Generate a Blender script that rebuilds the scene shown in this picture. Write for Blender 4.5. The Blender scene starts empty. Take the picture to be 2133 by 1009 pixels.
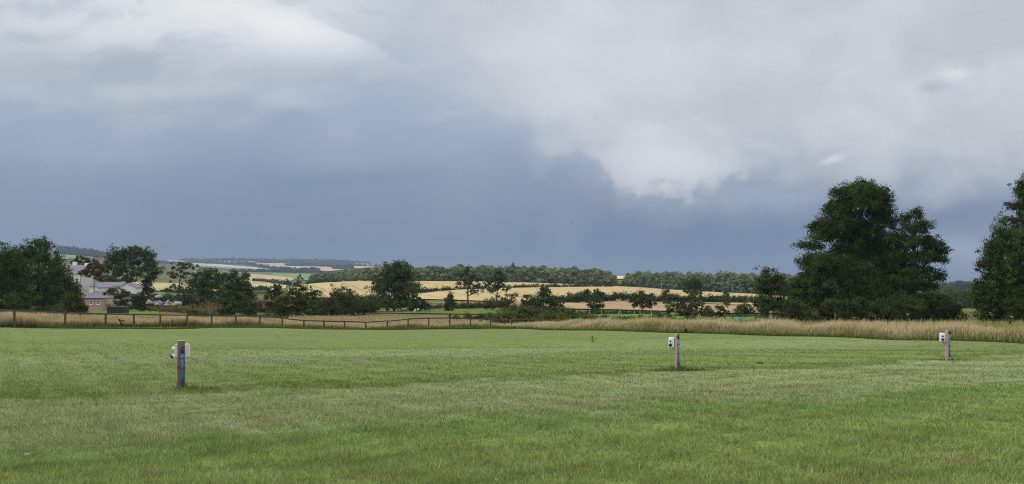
import bpy, bmesh, math, random
import numpy as np
from mathutils import Vector, Matrix

# ------------------------------------------------------------------ basics
scene = bpy.context.scene
COL = scene.collection
RNG = np.random.default_rng(7)
F, CX, YH, HC = 1642.0, 1066.5, 575.0, 1.66      # lens in photo pixels, eye height in metres

def X_(px, Y): return (px - CX) / F * Y
def Z_(py, Y): return HC - Y * (py - YH) / F
def lin(c):
    return tuple((v / 255 / 12.92) if v / 255 <= .04045 else ((v / 255 + .055) / 1.055) ** 2.4 for v in c)

# ------------------------------------------------------------------ terrain
ROWS = np.array([0, 10, 20, 30, 45, 60, 75, 90, 120, 170, 250, 320, 400, 550, 800, 950, 1400, 2500, 4500, 6500, 8500, 12500.])
PL = lambda Y: 651 + 1.66 * 1642 / Y
P0 = [None, None, None, None]
COLS = {
 -1400: P0 + [705, 688, 679, 674, 667, 660, 652, 645, 638, 625, 610, 604, 590, 568, 552, 556, 558, 562],
 -200: P0 + [701, 681, 672, 667, 660, 655, 648, 640, 632, 618, 604, 598, 586, 564, 532, 538, 546, 550],
 0:    P0 + [703, 681.5, 673, 668, 661, 655, 648, 640, 632, 618, 604, 598, 586, 562, 523, 530, 540, 548],
 130:  P0 + [705, 686.5, 678, 671, 663, 656, 648, 640, 632, 618, 604, 598, 586, 561, 521, 526, 536, 545],
 270:  P0 + [709, 691, 682, 675, 666, 658, 649, 640, 632, 618, 603, 597, 586, 565, 541, 542, 544, 550],
 400:  P0 + [711, 694, 684, 677, 668, 660, 650, 641, 632, 617, 602, 596, 587, 572, 558, 549, 543, 552],
 560:  P0 + [711.6, 695.5, 685.5, 679, 670, 663, 654, 643, 632, 618, 604, 598, 588, 574, 562, 551, 543.5, 552],
 690:  P0 + [711.6, 696, 687.5, 688, 674, 664, 653, 643, 630, 610, 588, 587, 585, 574.5, 562.5, 552.5, 545, 550],
 760:  P0 + [711.6, 696, 687.5, 687, 674, 664, 652, 642, 629, 608, 584, 583, 583, 576, 564, 556, 549, 553],
 950:  P0 + [711.6, 696, 687, 683.5, 673, 663, 651, 641, 628, 608, 586, 583, 582, 578, 572, 568, 565, 568],
 1100: P0 + [711.6, 696, 687, 682, 672, 663, 652, 642, 629, 609, 590, 586, 580, 579, 577, 575, 573, 574],
 1280: P0 + [711.6, 696, 687, 682, 672, 663, 653, 645, 632, 612, 596, 590, 577, 578, 579, 578, 577, 578],
 1420: P0 + [711.6, 696, 687, 682, 672, 664, 656, 648, 635, 619, 605, 597, 585, 583, 582, 581, 580, 580],
 1560: P0 + [711.6, 696, 687, 682, 672, 664, 657, 650, 640, 626, 612, 604, 592, 588, 585, 584, 583, 583],
 1800: P0 + [711.6, 696, 687, 681, 672, 664, 657, 650, 642, 632, 618, 611, 602, 594, 588, 586, 585, 585],
 2133: P0 + [711.6, 696, 687, 680, 672, 664, 657, 651, 644, 634, 620, 613, 604, 596, 589, 587, 586, 586],
 3600: P0 + [711.6, 696, 687, 681, 674, 668, 662, 656, 650, 640, 626, 618, 608, 598, 590, 588, 587, 587],
}
CK = np.array(sorted(COLS), float)
_NT, _NC = 420, 501
_tmax = math.log(12500 + 12)
_tf = np.linspace(math.log(12), _tmax, _NT)
_cf = np.linspace(-1400, 3600, _NC)
def _pchip(x, y, xq):
    h = np.diff(x); d = np.diff(y) / h
    m = np.zeros_like(y); m[0], m[-1] = d[0], d[-1]
    for i in range(1, len(y) - 1):
        if d[i-1] * d[i] > 0:
            w1, w2 = 2*h[i] + h[i-1], h[i] + 2*h[i-1]
            m[i] = (w1 + w2) / (w1 / d[i-1] + w2 / d[i])
    k = np.clip(np.searchsorted(x, xq) - 1, 0, len(x) - 2)
    s = (xq - x[k]) / h[k]
    return ((2*s**3 - 3*s**2 + 1) * y[k] + (s**3 - 2*s**2 + s) * h[k] * m[k]
            + (-2*s**3 + 3*s**2) * y[k+1] + (s**3 - s**2) * h[k] * m[k+1])
_A = np.zeros((len(CK), _NT))
for _i, _c in enumerate(CK):
    v = COLS[int(_c)]
    z = np.array([0.0] + [(HC - Y * ((v[j+1] if v[j+1] is not None else PL(Y)) - YH) / F) for j, Y in enumerate(ROWS[1:])])
    _A[_i] = _pchip(np.log(ROWS + 12), z, _tf)
_ZF = np.array([_pchip(CK, _A[:, j], _cf) for j in range(_NT)])     # rows: distance, columns: azimuth
# low swells of the mown field: real relief, a few centimetres to a decimetre
_SW = [(0.021, 0.13, .3, .045), (-.06, .21, 1.7, .035), (.05, .33, 4.0, .030), (.11, .52, 2.2, .022), (-.17, .70, .9, .016), (.3, .95, 3.1, .010)]
def T(x, Y):
    x = np.asarray(x, float); Y = np.asarray(Y, float)
    Yc = np.maximum(Y, 0.5)
    px = np.clip(CX + F * x / Yc, -1399.9, 3599.9)
    a = (px + 1400) / 5000 * (_NC - 1)
    b = (np.log(np.clip(Y, 0, 12499) + 12) - _tf[0]) / (_tf[-1] - _tf[0]) * (_NT - 1)
    i = np.clip(a.astype(int), 0, _NC - 2); j = np.clip(b.astype(int), 0, _NT - 2)
    u = a - i; w = b - j
    z = (_ZF[j, i] * (1-u) + _ZF[j, i+1] * u) * (1-w) + (_ZF[j+1, i] * (1-u) + _ZF[j+1, i+1] * u) * w
    bump = sum(A * np.sin(kx * x + ky * Y + p) for kx, ky, p, A in _SW)
    # worn ruts and mounds right of the middle bollard
    bump = bump + .05 * np.exp(-((x - 12) / 7) ** 2 - ((Y - 27) / 4) ** 2) * np.sin(2.1 * Y + .5 * x)
    fade = np.clip((Y - 6) / 12, 0, 1) * np.clip((110 - Y) / 40, 0, 1)
    return z + bump * fade
def Tz(x, Y): return float(T(x, Y))

# lawn boundary: furthest mown row at each x
_LB = np.array([(-300, 60), (-80, 57), (-39, 58), (-33, 67), (-27, 76.5), (-20, 81.5), (-8, 83.6), (-1, 83.5), (2.5, 80), (8, 68), (15.3, 58), (20.6, 53), (26.5, 41), (33, 25), (50, 14), (300, 10)], float)
def lawn_edge(x): return np.interp(x, _LB[:, 0], _LB[:, 1]) + .35 * np.sin(x * 1.3) + .25 * np.sin(x * 2.9 + 1)

# ------------------------------------------------------------------ object helpers
def tag(o, label=None, cat=None, group=None, kind=None):
    if label: o['label'] = label
    if cat: o['category'] = cat
    if group: o['group'] = group
    if kind: o['kind'] = kind
    return o
def link(name, me, mats=None, parent=None, loc=None):
    o = bpy.data.objects.new(name, me); COL.objects.link(o)
    if mats is not None:
        for m in (mats if isinstance(mats, (list, tuple)) else [mats]): me.materials.append(m)
    if parent is not None: o.parent = parent
    if loc is not None: o.location = loc
    return o
def empty(name, loc, rz=0.0):
    o = bpy.data.objects.new(name, None); COL.objects.link(o)
    o.empty_display_size = .2; o.location = loc; o.rotation_euler = (0, 0, rz)
    return o
def np_mesh(name, verts, faces, k, tint=None, rise=None, smooth=False):
    """verts (N,3), faces (M,k) -> mesh; tint per face, rise per vertex."""
    me = bpy.data.meshes.new(name)
    n, m = len(verts), len(faces)
    me.vertices.add(n); me.vertices.foreach_set('co', np.ascontiguousarray(verts, np.float32).ravel())
    me.loops.add(m * k); me.loops.foreach_set('vertex_index', np.ascontiguousarray(faces, np.int32).ravel())
    me.polygons.add(m); me.polygons.foreach_set('loop_start', np.arange(0, m * k, k, dtype=np.int32))
    if smooth: me.polygons.foreach_set('use_smooth', np.ones(m, bool))
    me.update(calc_edges=True)
    if tint is not None:
        a = me.attributes.new('tint', 'FLOAT', 'FACE'); a.data.foreach_set('value', np.ascontiguousarray(tint, np.float32))
    if rise is not None:
        a = me.attributes.new('rise', 'FLOAT', 'POINT'); a.data.foreach_set('value', np.ascontiguousarray(rise, np.float32))
    return me
class MB:
    """collects boxes, tubes and prisms into one mesh"""
    def __init__(s): s.v = []; s.f = []
    def raw(s, vs, fs):
        n = len(s.v); s.v += [tuple(v) for v in vs]; s.f += [tuple(i + n for i in f) for f in fs]; return s
    def box(s, c, d, rz=0.0, taper=1.0):
        x, y, z = (q / 2 for q in d); vs = []
        for sz, t in ((-1, 1), (1, taper)):
            for sx, sy in ((-1, -1), (1, -1), (1, 1), (-1, 1)):
                a, b = sx * x * t, sy * y * t
                vs.append((c[0] + a * math.cos(rz) - b * math.sin(rz), c[1] + a * math.sin(rz) + b * math.cos(rz), c[2] + sz * z))
        return s.raw(vs, [(3, 2, 1, 0), (4, 5, 6, 7), (0, 1, 5, 4), (1, 2, 6, 5), (2, 3, 7, 6), (3, 0, 4, 7)])
    def tube(s, pts, rad, n=8, cap=True):
        pts = [Vector(p) for p in pts]
        if not hasattr(rad, '__len__'): rad = [rad] * len(pts)
        vs, fs = [], []
        for i, p in enumerate(pts):
            d = (pts[min(i + 1, len(pts) - 1)] - pts[max(i - 1, 0)]).normalized()
            a = d.orthogonal().normalized() if abs(d.z) < .95 else Vector((1, 0, 0)) - d * d.x
            a.normalize(); b = d.cross(a)
            for k in range(n):
                t = 2 * math.pi * k / n
                vs.append(p + (a * math.cos(t) + b * math.sin(t)) * rad[i])
        for i in range(len(pts) - 1):
            for k in range(n):
                k2 = (k + 1) % n
                fs.append((i*n + k, i*n + k2, (i+1)*n + k2, (i+1)*n + k))
        if cap: fs += [tuple(range(n - 1, -1, -1)), tuple(range((len(pts)-1)*n, len(pts)*n))]
        return s.raw(vs, fs)
    def build(s, name, mat, parent=None, loc=None, bevel=0.0, smooth=False):
        me = bpy.data.meshes.new(name); me.from_pydata(s.v, [], s.f); me.update()
        if bevel:
            bm = bmesh.new(); bm.from_mesh(me)
            bmesh.ops.bevel(bm, geom=list(bm.edges), offset=bevel, segments=2, affect='EDGES', profile=.6)
            bm.to_mesh(me); bm.free()
        if smooth:
            for p in me.polygons: p.use_smooth = True
        return link(name, me, mat, parent, loc)
def copy_tree(o, parent=None):
    c = o.copy(); COL.objects.link(c)
    if parent is not None: c.parent = parent
    for ch in list(o.children): copy_tree(ch, c)
    return c

# ------------------------------------------------------------------ node helpers
class NT:
    def __init__(s, tree): s.t = tree; s.n = tree.nodes; s.l = tree.links
    def new(s, kind, **kw):
        nd = s.n.new(kind)
        for k, v in kw.items(): setattr(nd, k, v)
        return nd
    def put(s, sock, v):
        if isinstance(v, bpy.types.NodeSocket): s.l.new(v, sock)
        else: sock.default_value = v
    def m(s, op, a, b=0.0, c=None, clamp=False):
        nd = s.new('ShaderNodeMath', operation=op, use_clamp=clamp)
        s.put(nd.inputs[0], a); s.put(nd.inputs[1], b)
        if c is not None: s.put(nd.inputs[2], c)
        return nd.outputs[0]
    def vec(s, x, y, z=0.0):
        nd = s.new('ShaderNodeCombineXYZ')
        for i, v in enumerate((x, y, z)): s.put(nd.inputs[i], v)
        return nd.outputs[0]
    def sep(s, v):
        nd = s.new('ShaderNodeSeparateXYZ'); s.put(nd.inputs[0], v); return nd.outputs
    def vscale(s, v, k):
        nd = s.new('ShaderNodeVectorMath', operation='MULTIPLY'); s.put(nd.inputs[0], v); nd.inputs[1].default_value = k; return nd.outputs[0]
    def noise(s, vec, scale, detail=4.0, rough=.55, dist=0.0):
        nd = s.new('ShaderNodeTexNoise'); s.put(nd.inputs['Vector'], vec)
        nd.inputs['Scale'].default_value = scale; nd.inputs['Detail'].default_value = detail
        nd.inputs['Roughness'].default_value = rough; nd.inputs['Distortion'].default_value = dist
        return nd.outputs['Fac']
    def ss(s, v, a, b):
        nd = s.new('ShaderNodeMapRange', interpolation_type='SMOOTHSTEP'); s.put(nd.inputs[0], v)
        nd.inputs[1].default_value = a; nd.inputs[2].default_value = b; return nd.outputs[0]
    def mix(s, fac, a, b):
        nd = s.new('ShaderNodeMix', data_type='RGBA'); nd.clamp_factor = True
        s.put(nd.inputs[0], fac)
        for i, v in ((6, a), (7, b)):
            s.put(nd.inputs[i], v if isinstance(v, bpy.types.NodeSocket) else (*v[:3], 1.0))
        return nd.outputs[2]
    def ramp(s, fac, stops):
        nd = s.new('ShaderNodeValToRGB'); s.put(nd.inputs[0], fac); e = nd.color_ramp.elements
        for i, (p, c) in enumerate(stops):
            el = e[i] if i < 2 else e.new(p)
            el.position = p; el.color = (*c[:3], 1.0)
        return nd.outputs[0]
    def bump(s, h, strength=.3, dist=.02):
        nd = s.new('ShaderNodeBump'); nd.inputs['Strength'].default_value = strength; nd.inputs['Distance'].default_value = dist
        s.put(nd.inputs['Height'], h); return nd.outputs[0]
    def attr(s, name): return s.new('ShaderNodeAttribute', attribute_name=name).outputs['Fac']
    def pos(s): return s.new('ShaderNodeNewGeometry').outputs['Position']
def material(name):
    m = bpy.data.materials.new(name); m.use_nodes = True
    m.node_tree.nodes.clear(); nt = NT(m.node_tree)
    return m, nt, nt.new('ShaderNodeOutputMaterial').inputs['Surface']
def mat_plain(name, c1, c2=None, scale=6.0, rough=.7, bump=.0, metal=0.0, stretch=(1, 1, 1), spec=.3):
    m, nt, out = material(name)
    b = nt.new('ShaderNodeBsdfPrincipled'); tc = nt.new('ShaderNodeTexCoord').outputs['Object']
    n = nt.noise(nt.vscale(tc, stretch), scale, 5.0, .6)
    col = nt.mix(nt.ss(n, .3, .7), c1, c2 or tuple(v * .75 for v in c1))
    nt.put(b.inputs['Base Color'], col); b.inputs['Roughness'].default_value = rough; b.inputs['Metallic'].default_value = metal
    b.inputs['Specular IOR Level'].default_value = spec
    if bump: nt.put(b.inputs['Normal'], nt.bump(n, bump, .01))
    nt.l.new(b.outputs[0], out); return m
def mat_leaf(name, dark, light, trans=.22, autumn=None):
    m, nt, out = material(name)
    t = nt.attr('tint'); col = nt.mix(t, dark, light)
    if autumn: col = nt.mix(nt.ss(t, .80, .98), col, autumn)
    d = nt.new('ShaderNodeBsdfDiffuse'); nt.put(d.inputs[0], col)
    tr = nt.new('ShaderNodeBsdfTranslucent'); nt.put(tr.inputs[0], col)
    mx = nt.new('ShaderNodeMixShader'); mx.inputs[0].default_value = trans
    nt.l.new(d.outputs[0], mx.inputs[1]); nt.l.new(tr.outputs[0], mx.inputs[2])
    nt.l.new(mx.outputs[0], out); return m
# ------------------------------------------------------------------ lawn and ground materials
def lawn_colour(nt):
    P = nt.pos(); s = nt.sep(P); x, y = s[0], s[1]
    flat = nt.vec(x, y, 0.0)
    wob = nt.noise(flat, .22, 3.0, .6); wob2 = nt.noise(nt.vscale(flat, (1.6, 1.6, 1)), 1.0, 3.0, .6)
    d = nt.m('SUBTRACT', y, nt.m('MULTIPLY_ADD', x, .52, 19.73))
    d = nt.m('MULTIPLY_ADD', nt.m('SUBTRACT', wob, .5), 7.5, d)
    d = nt.m('MULTIPLY_ADD', nt.m('SUBTRACT', wob2, .5), 3.4, d)
    t = nt.m('DIVIDE', nt.m('ADD', d, 20.0), 80.0, clamp=True)
    def q(v): return (v + 20) / 80
    yel, grn, pal, drk, mid, far = LAWN
    col = nt.ramp(t, [(q(-14), yel), (q(-10.2), yel), (q(-8.8), grn), (q(-7.8), grn), (q(-6.2), pal), (q(-.5), pal),
                      (q(.3), drk), (q(2.0), mid), (q(5), mid), (q(9), far), (q(14), pal), (q(24), mid), (q(34), far), (q(58), far)])
    # patches of lusher and of clipping-covered turf, drawn out along the mowing direction
    n1 = nt.noise(nt.vscale(flat, (.35, .9, 1)), .9, 5.0, .62)
    n2 = nt.noise(nt.vscale(flat, (.5, 1.3, 1)), 2.6, 5.0, .68)
    n3 = nt.noise(flat, 9.0, 4.0, .6)
    col = nt.mix(nt.m('MULTIPLY', nt.ss(n1, .50, .70), .55), col, grn)
    col = nt.mix(nt.m('MULTIPLY', nt.ss(n2, .54, .74), .55), col, drk)
    col = nt.mix(nt.m('MULTIPLY', nt.ss(n2, .47, .30), .55), col, pal)
    col = nt.mix(nt.m('MULTIPLY', nt.ss(n3, .62, .80), .5), col, STRAW)
    # streaks left by the mower, running with the bands
    u = nt.m('ADD', nt.m('MULTIPLY', x, .887), nt.m('MULTIPLY', y, .461)); v = nt.m('SUBTRACT', nt.m('MULTIPLY', y, .887), nt.m('MULTIPLY', x, .461))
    n6 = nt.noise(nt.vec(nt.m('MULTIPLY', u, .16), nt.m('MULTIPLY_ADD', wob, 1.5, v), 0.0), 1.5, 5.0, .68)
    col = nt.mix(nt.m('MULTIPLY', nt.ss(n6, .50, .66), .55), col, drk)
    col = nt.mix(nt.m('MULTIPLY', nt.ss(n6, .46, .32), .45), col, pal)
    n5 = nt.noise(nt.vscale(flat, (.32, 1.15, 1)), 3.6, 6.0, .72)
    col = nt.mix(nt.m('MULTIPLY', nt.ss(n5, .50, .66), .5), col, (.095, .145, .038))
    n4 = nt.noise(nt.vscale(flat, (.6, 1.5, 1)), .8, 4.0, .7)
    col = nt.mix(nt.m('MULTIPLY', nt.ss(n4, .60, .74), .6), col, STRAW)
    n7 = nt.noise(nt.vscale(flat, (.7, 1.2, 1)), 1.4, 5.0, .7, .4)
    col = nt.mix(nt.m('MULTIPLY', nt.ss(n7, .53, .66), .5), col, (.215, .19, .085))
    col = nt.mix(nt.m('MULTIPLY', nt.ss(n7, .44, .32), .55), col, (.10, .19, .045))
    return col
LAWN = ((.245, .325, .094), (.185, .280, .080), (.285, .325, .160), (.105, .150, .040), (.190, .250, .084), (.195, .240, .100))
STRAW = (.30, .26, .14)
def mat_lawn():
    m, nt, out = material('lawn_turf')
    col = nt.mix(.30, lawn_colour(nt), (.06, .085, .025))
    d = nt.new('ShaderNodeBsdfDiffuse'); nt.put(d.inputs[0], col)
    P = nt.pos()
    nt.put(d.inputs[2] if len(d.inputs) > 2 else d.inputs['Normal'], nt.bump(nt.noise(nt.vscale(P, (.7, 1.4, 1)), 2.5, 6.0, .7), .6, .12))
    nt.l.new(d.outputs[0], out); return m
def mat_blades(name, colfn, up=.6, trans=.25):
    """grass blades: normals leaned towards the sky, as in a soft sward"""
    m, nt, out = material(name)
    col = colfn(nt)
    g = nt.new('ShaderNodeNewGeometry')
    vm = nt.new('ShaderNodeMix', data_type='VECTOR'); vm.inputs[0].default_value = up
    nt.l.new(g.outputs['Normal'], vm.inputs[4]); vm.inputs[5].default_value = (0, 0, 1)
    nv = nt.new('ShaderNodeVectorMath', operation='NORMALIZE'); nt.l.new(vm.outputs[1], nv.inputs[0])
    d = nt.new('ShaderNodeBsdfDiffuse'); nt.put(d.inputs['Color'], col); nt.put(d.inputs['Normal'], nv.outputs[0])
    tr = nt.new('ShaderNodeBsdfTranslucent'); nt.put(tr.inputs['Color'], col)
    mx = nt.new('ShaderNodeMixShader'); mx.inputs[0].default_value = trans
    nt.l.new(d.outputs[0], mx.inputs[1]); nt.l.new(tr.outputs[0], mx.inputs[2])
    nt.l.new(mx.outputs[0], out); return m
def lawn_blade_colour(nt):
    col = lawn_colour(nt); t = nt.attr('tint'); r = nt.attr('rise')
    hsv = nt.new('ShaderNodeHueSaturation'); nt.put(hsv.inputs['Color'], col)
    nt.put(hsv.inputs['Value'], nt.m('MULTIPLY_ADD', t, 1.25, .62))
    c = nt.mix(nt.ss(t, .9, .96), hsv.outputs[0], STRAW)
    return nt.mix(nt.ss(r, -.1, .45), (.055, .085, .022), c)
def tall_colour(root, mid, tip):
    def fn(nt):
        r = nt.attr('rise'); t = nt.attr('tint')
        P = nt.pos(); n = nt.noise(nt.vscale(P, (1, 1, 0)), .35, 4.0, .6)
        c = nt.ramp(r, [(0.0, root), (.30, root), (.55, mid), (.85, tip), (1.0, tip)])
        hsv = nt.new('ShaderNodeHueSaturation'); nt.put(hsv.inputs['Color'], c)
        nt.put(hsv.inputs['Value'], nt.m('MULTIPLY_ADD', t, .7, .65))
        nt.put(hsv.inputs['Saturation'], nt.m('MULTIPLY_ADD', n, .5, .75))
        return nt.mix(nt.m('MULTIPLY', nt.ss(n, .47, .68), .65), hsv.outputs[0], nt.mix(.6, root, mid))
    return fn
def mat_ground():
    m, nt, out = material('rough_pasture')
    P = nt.pos(); f = nt.vscale(P, (1, 1, 0))
    n = nt.noise(f, .035, 6.0, .6); n2 = nt.noise(f, .4, 5.0, .65)
    col = nt.mix(nt.ss(n, .40, .60), (.062, .085, .026), (.19, .155, .075))
    col = nt.mix(nt.m('MULTIPLY', nt.ss(n2, .45, .7), .6), col, (.06, .065, .025))
    d = nt.new('ShaderNodeBsdfDiffuse'); nt.put(d.inputs[0], col)
    nt.put(d.inputs['Normal'], nt.bump(n2, .7, .5)); nt.l.new(d.outputs[0], out); return m
def mat_field(name, c1, c2, rows=None, scale=.03, coarse=.5):
    """crop or pasture seen from afar: mottling and, for crops, faint drill lines"""
    m, nt, out = material(name)
    P = nt.pos(); f = nt.vscale(P, (1, 1, 0))
    n = nt.noise(nt.vscale(P, (1, .35, 0)), scale, 6.0, .62)
    n2 = nt.noise(f, scale * 14, 4.0, .7)
    col = nt.mix(nt.ss(n, .35, .65), c1, c2)
    col = nt.mix(nt.m('MULTIPLY', nt.ss(n2, .5, .75), coarse), col, tuple(v * .62 for v in c2))
    if rows:
        a, sp, w, cc = rows
        s = nt.sep(P); u = nt.m('ADD', nt.m('MULTIPLY', s[0], math.sin(a)), nt.m('MULTIPLY', s[1], math.cos(a)))
        u = nt.m('MULTIPLY_ADD', nt.noise(f, .01, 2.0), 14.0, u)
        fr = nt.m('FRACT', nt.m('DIVIDE', u, sp))
        ln = nt.m('LESS_THAN', nt.m('ABSOLUTE', nt.m('SUBTRACT', fr, .5)), w / sp / 2)
        col = nt.mix(nt.m('MULTIPLY', ln, .75), col, cc)
    d = nt.new('ShaderNodeBsdfDiffuse'); nt.put(d.inputs[0], col); nt.l.new(d.outputs[0], out)
    return m

# ------------------------------------------------------------------ ground sheet
def build_ground():
    pxs = np.linspace(-1390, 3590, 500)
    Ys = np.exp(np.linspace(math.log(1.5 + 12), math.log(12400 + 12), 330)) - 12
    PX, YY = np.meshgrid(pxs, Ys)
    XX = (PX - CX) / F * YY; ZZ = T(XX, YY)
    # behind and beside the photographer the sheet simply carries on
    xb = XX[0]; rows = [(1.0, 1), (-5, 6), (-60, 60), (-600, 700)]
    vb = []
    for yb, sp in rows:
        vb.append(np.stack([xb * sp, np.full_like(xb, yb), np.full_like(xb, -.04 * max(yb, 0) - .002)], 1))
    far = np.stack([XX, YY, ZZ], 2).reshape(-1, 3)
    n = len(pxs); V = np.concatenate([v for v in vb[::-1]] + [far])
    R = len(rows) + len(Ys)
    idx = np.arange(R * n).reshape(R, n)
    Fc = np.stack([idx[:-1, :-1], idx[:-1, 1:], idx[1:, 1:], idx[1:, :-1]], 2).reshape(-1, 4)
    # let the rough ground lie a little under the mown sheet
    V[:, 2] -= np.where((V[:, 1] < lawn_edge(V[:, 0]) - .8), .06, 0)
    o = link('ground', np_mesh('ground', V, Fc, 4, smooth=True), mat_ground()); tag(o, kind='structure')
    # side aprons of the sheet so that it also closes off left and right of the photographer
    return o
def build_lawn():
    px = np.linspace(-1390, 3590, 420); k = np.linspace(0, 1, 240)
    V = []
    dirs = (px - CX) / F
    for t in k:
        # distance along each bearing until the boundary
        V.append(t)
    edge = np.empty(len(px))
    for i, dx in enumerate(dirs):
        Yt = np.linspace(2, 82, 800); ins = Yt < lawn_edge(Yt * dx)
        edge[i] = Yt[np.argmin(ins)] if not ins.all() else 80
    YY = 2.0 * (edge[None, :] / 2.0) ** (k[:, None] ** .8)
    XX = YY * dirs[None, :]; ZZ = T(XX, YY) + .004
    V = np.stack([XX, YY, ZZ], 2).reshape(-1, 3); n = len(px)
    # near apron under and behind the photographer
    xb = XX[0]
    ap = np.concatenate([np.stack([xb * s, np.full(n, y), np.full(n, .004 - .046 * max(y, 0) * .0)], 1) for y, s in ((-40, 14), (-6, 4), (0, 1.4))])
    V = np.concatenate([ap, V]); R = 243
    idx = np.arange(R * n).reshape(R, n)
    Fc = np.stack([idx[:-1, :-1], idx[:-1, 1:], idx[1:, 1:], idx[1:, :-1]], 2).reshape(-1, 4)
    return tag(link('lawn', np_mesh('lawn', V, Fc, 4, smooth=True), mat_lawn()), kind='structure')

def blades(name, x, Y, h, w, lean, mat, tint, kind='stuff', seg=1, bendx=0.0, z=None, label=None):
    """triangular (seg=1) or bent (seg=2) grass blades"""
    n = len(x); z = T(x, Y) if z is None else z
    a = RNG.uniform(0, 2 * math.pi, n)
    sx, sy = np.cos(a) * w / 2, np.sin(a) * w / 2
    la = RNG.uniform(0, 2 * math.pi, n); lx = np.cos(la) * lean * h + bendx * h; ly = np.sin(la) * lean * h
    base = np.stack([x, Y, z - .01], 1)
    side = np.stack([sx, sy, np.zeros(n)], 1)
    tip = base + np.stack([lx, ly, h], 1)
    if seg == 1:
        V = np.stack([base - side, base + side, tip], 1).reshape(-1, 3)
        Fc = np.arange(3 * n).reshape(n, 3); rise = np.tile([0, 0, 1.0], n); k = 3; tt = tint
    else:
        mid = base + np.stack([lx * .35, ly * .35, h * .62], 1)
        V = np.stack([base - side, base + side, mid + side * .9, mid - side * .9, tip], 1).reshape(-1, 3)
        b = np.arange(n)[:, None] * 5
        Fc = np.stack([b + [0, 1, 2], b + [0, 2, 3], b + [3, 2, 4]], 1).reshape(-1, 3)
        rise = np.tile([0, 0, .62, .62, 1.0], n); k = 3; tt = np.repeat(tint, 3)
    o = link(name, np_mesh(name, V, Fc, k, tint=tt, rise=rise), mat)
    return tag(o, label, kind=kind)

def build_lawn_grass(N=1000000):
    py = 684 + (1040 - 684) * RNG.uniform(0, 1, N) ** .92
    px = RNG.uniform(-620, 2780, N)
    Y = 2726 / (py - 651) * RNG.uniform(.93, 1.07, N)
    # the sward goes on beside the photographer
    ms = 200000; Ys = RNG.uniform(4.5, 20, ms); ps = np.where(RNG.uniform(0, 1, ms) < .5, RNG.uniform(-1400, -620, ms), RNG.uniform(2780, 3560, ms))
    mf = 40000; Yf = RNG.uniform(3.5, 7.2, mf); pf = RNG.uniform(-620, 2780, mf)
    Y = np.concatenate([Y, Ys, Yf]); px = np.concatenate([px, ps, pf])
    x = (px - CX) / F * Y
    ok = Y < lawn_edge(x) + .2
    x, Y = x[ok], Y[ok]; n = len(x)
    h = RNG.gamma(7, .0060, n) * (1 + Y * .010) * np.clip(1.35 - Y / 70, .5, 1); w = .0016 + .00072 * Y
    # tufty: taller where a slow noise says so
    tuft = np.sin(x * 1.9 + 2 * np.sin(Y * .8)) * np.sin(Y * 2.3 + 1.5 * np.sin(x * .6)) + .6 * np.sin(x * 5.1 + Y * 3.3)
    tuft += .8 * np.sin(x * 7.3 + 3 * np.sin(Y * 1.1)) * np.sin(Y * 5.7 + 2 * np.sin(x * 2.1))
    h *= np.clip(1 + .24 * tuft, .62, 1.8)
    tint = RNG.uniform(0, 1, n)
    tint = .5 + (tint - .5) * np.clip(1.25 - Y / 50, .3, 1)
    # longer, paler blades that stand out close by
    m = 90000; py = 800 + 240 * RNG.uniform(0, 1, m); px = RNG.uniform(-260, 2400, m); Y2 = 2726 / (py - 651); x2 = (px - CX) / F * Y2
    keep = np.sin(x2 * 2.3 + 2 * np.sin(Y2 * 1.7)) + np.sin(Y2 * 3.1 + x2) + RNG.normal(0, .9, m) > .2
    x2, Y2 = x2[keep], Y2[keep]; m = len(x2)
    x = np.concatenate([x, x2]); Y = np.concatenate([Y, Y2]); n += m
    h = np.concatenate([h, RNG.gamma(9, .0078, m)]); w = np.concatenate([w, .0030 + .0007 * Y2]); tint = np.concatenate([tint, RNG.uniform(.6, 1.0, m)])
    return blades('lawn_grass', x, Y, np.maximum(h, .015), w, RNG.uniform(.1, 1.1, n), mat_blades('lawn_blades', lawn_blade_colour, .86, .36), tint)

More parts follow.
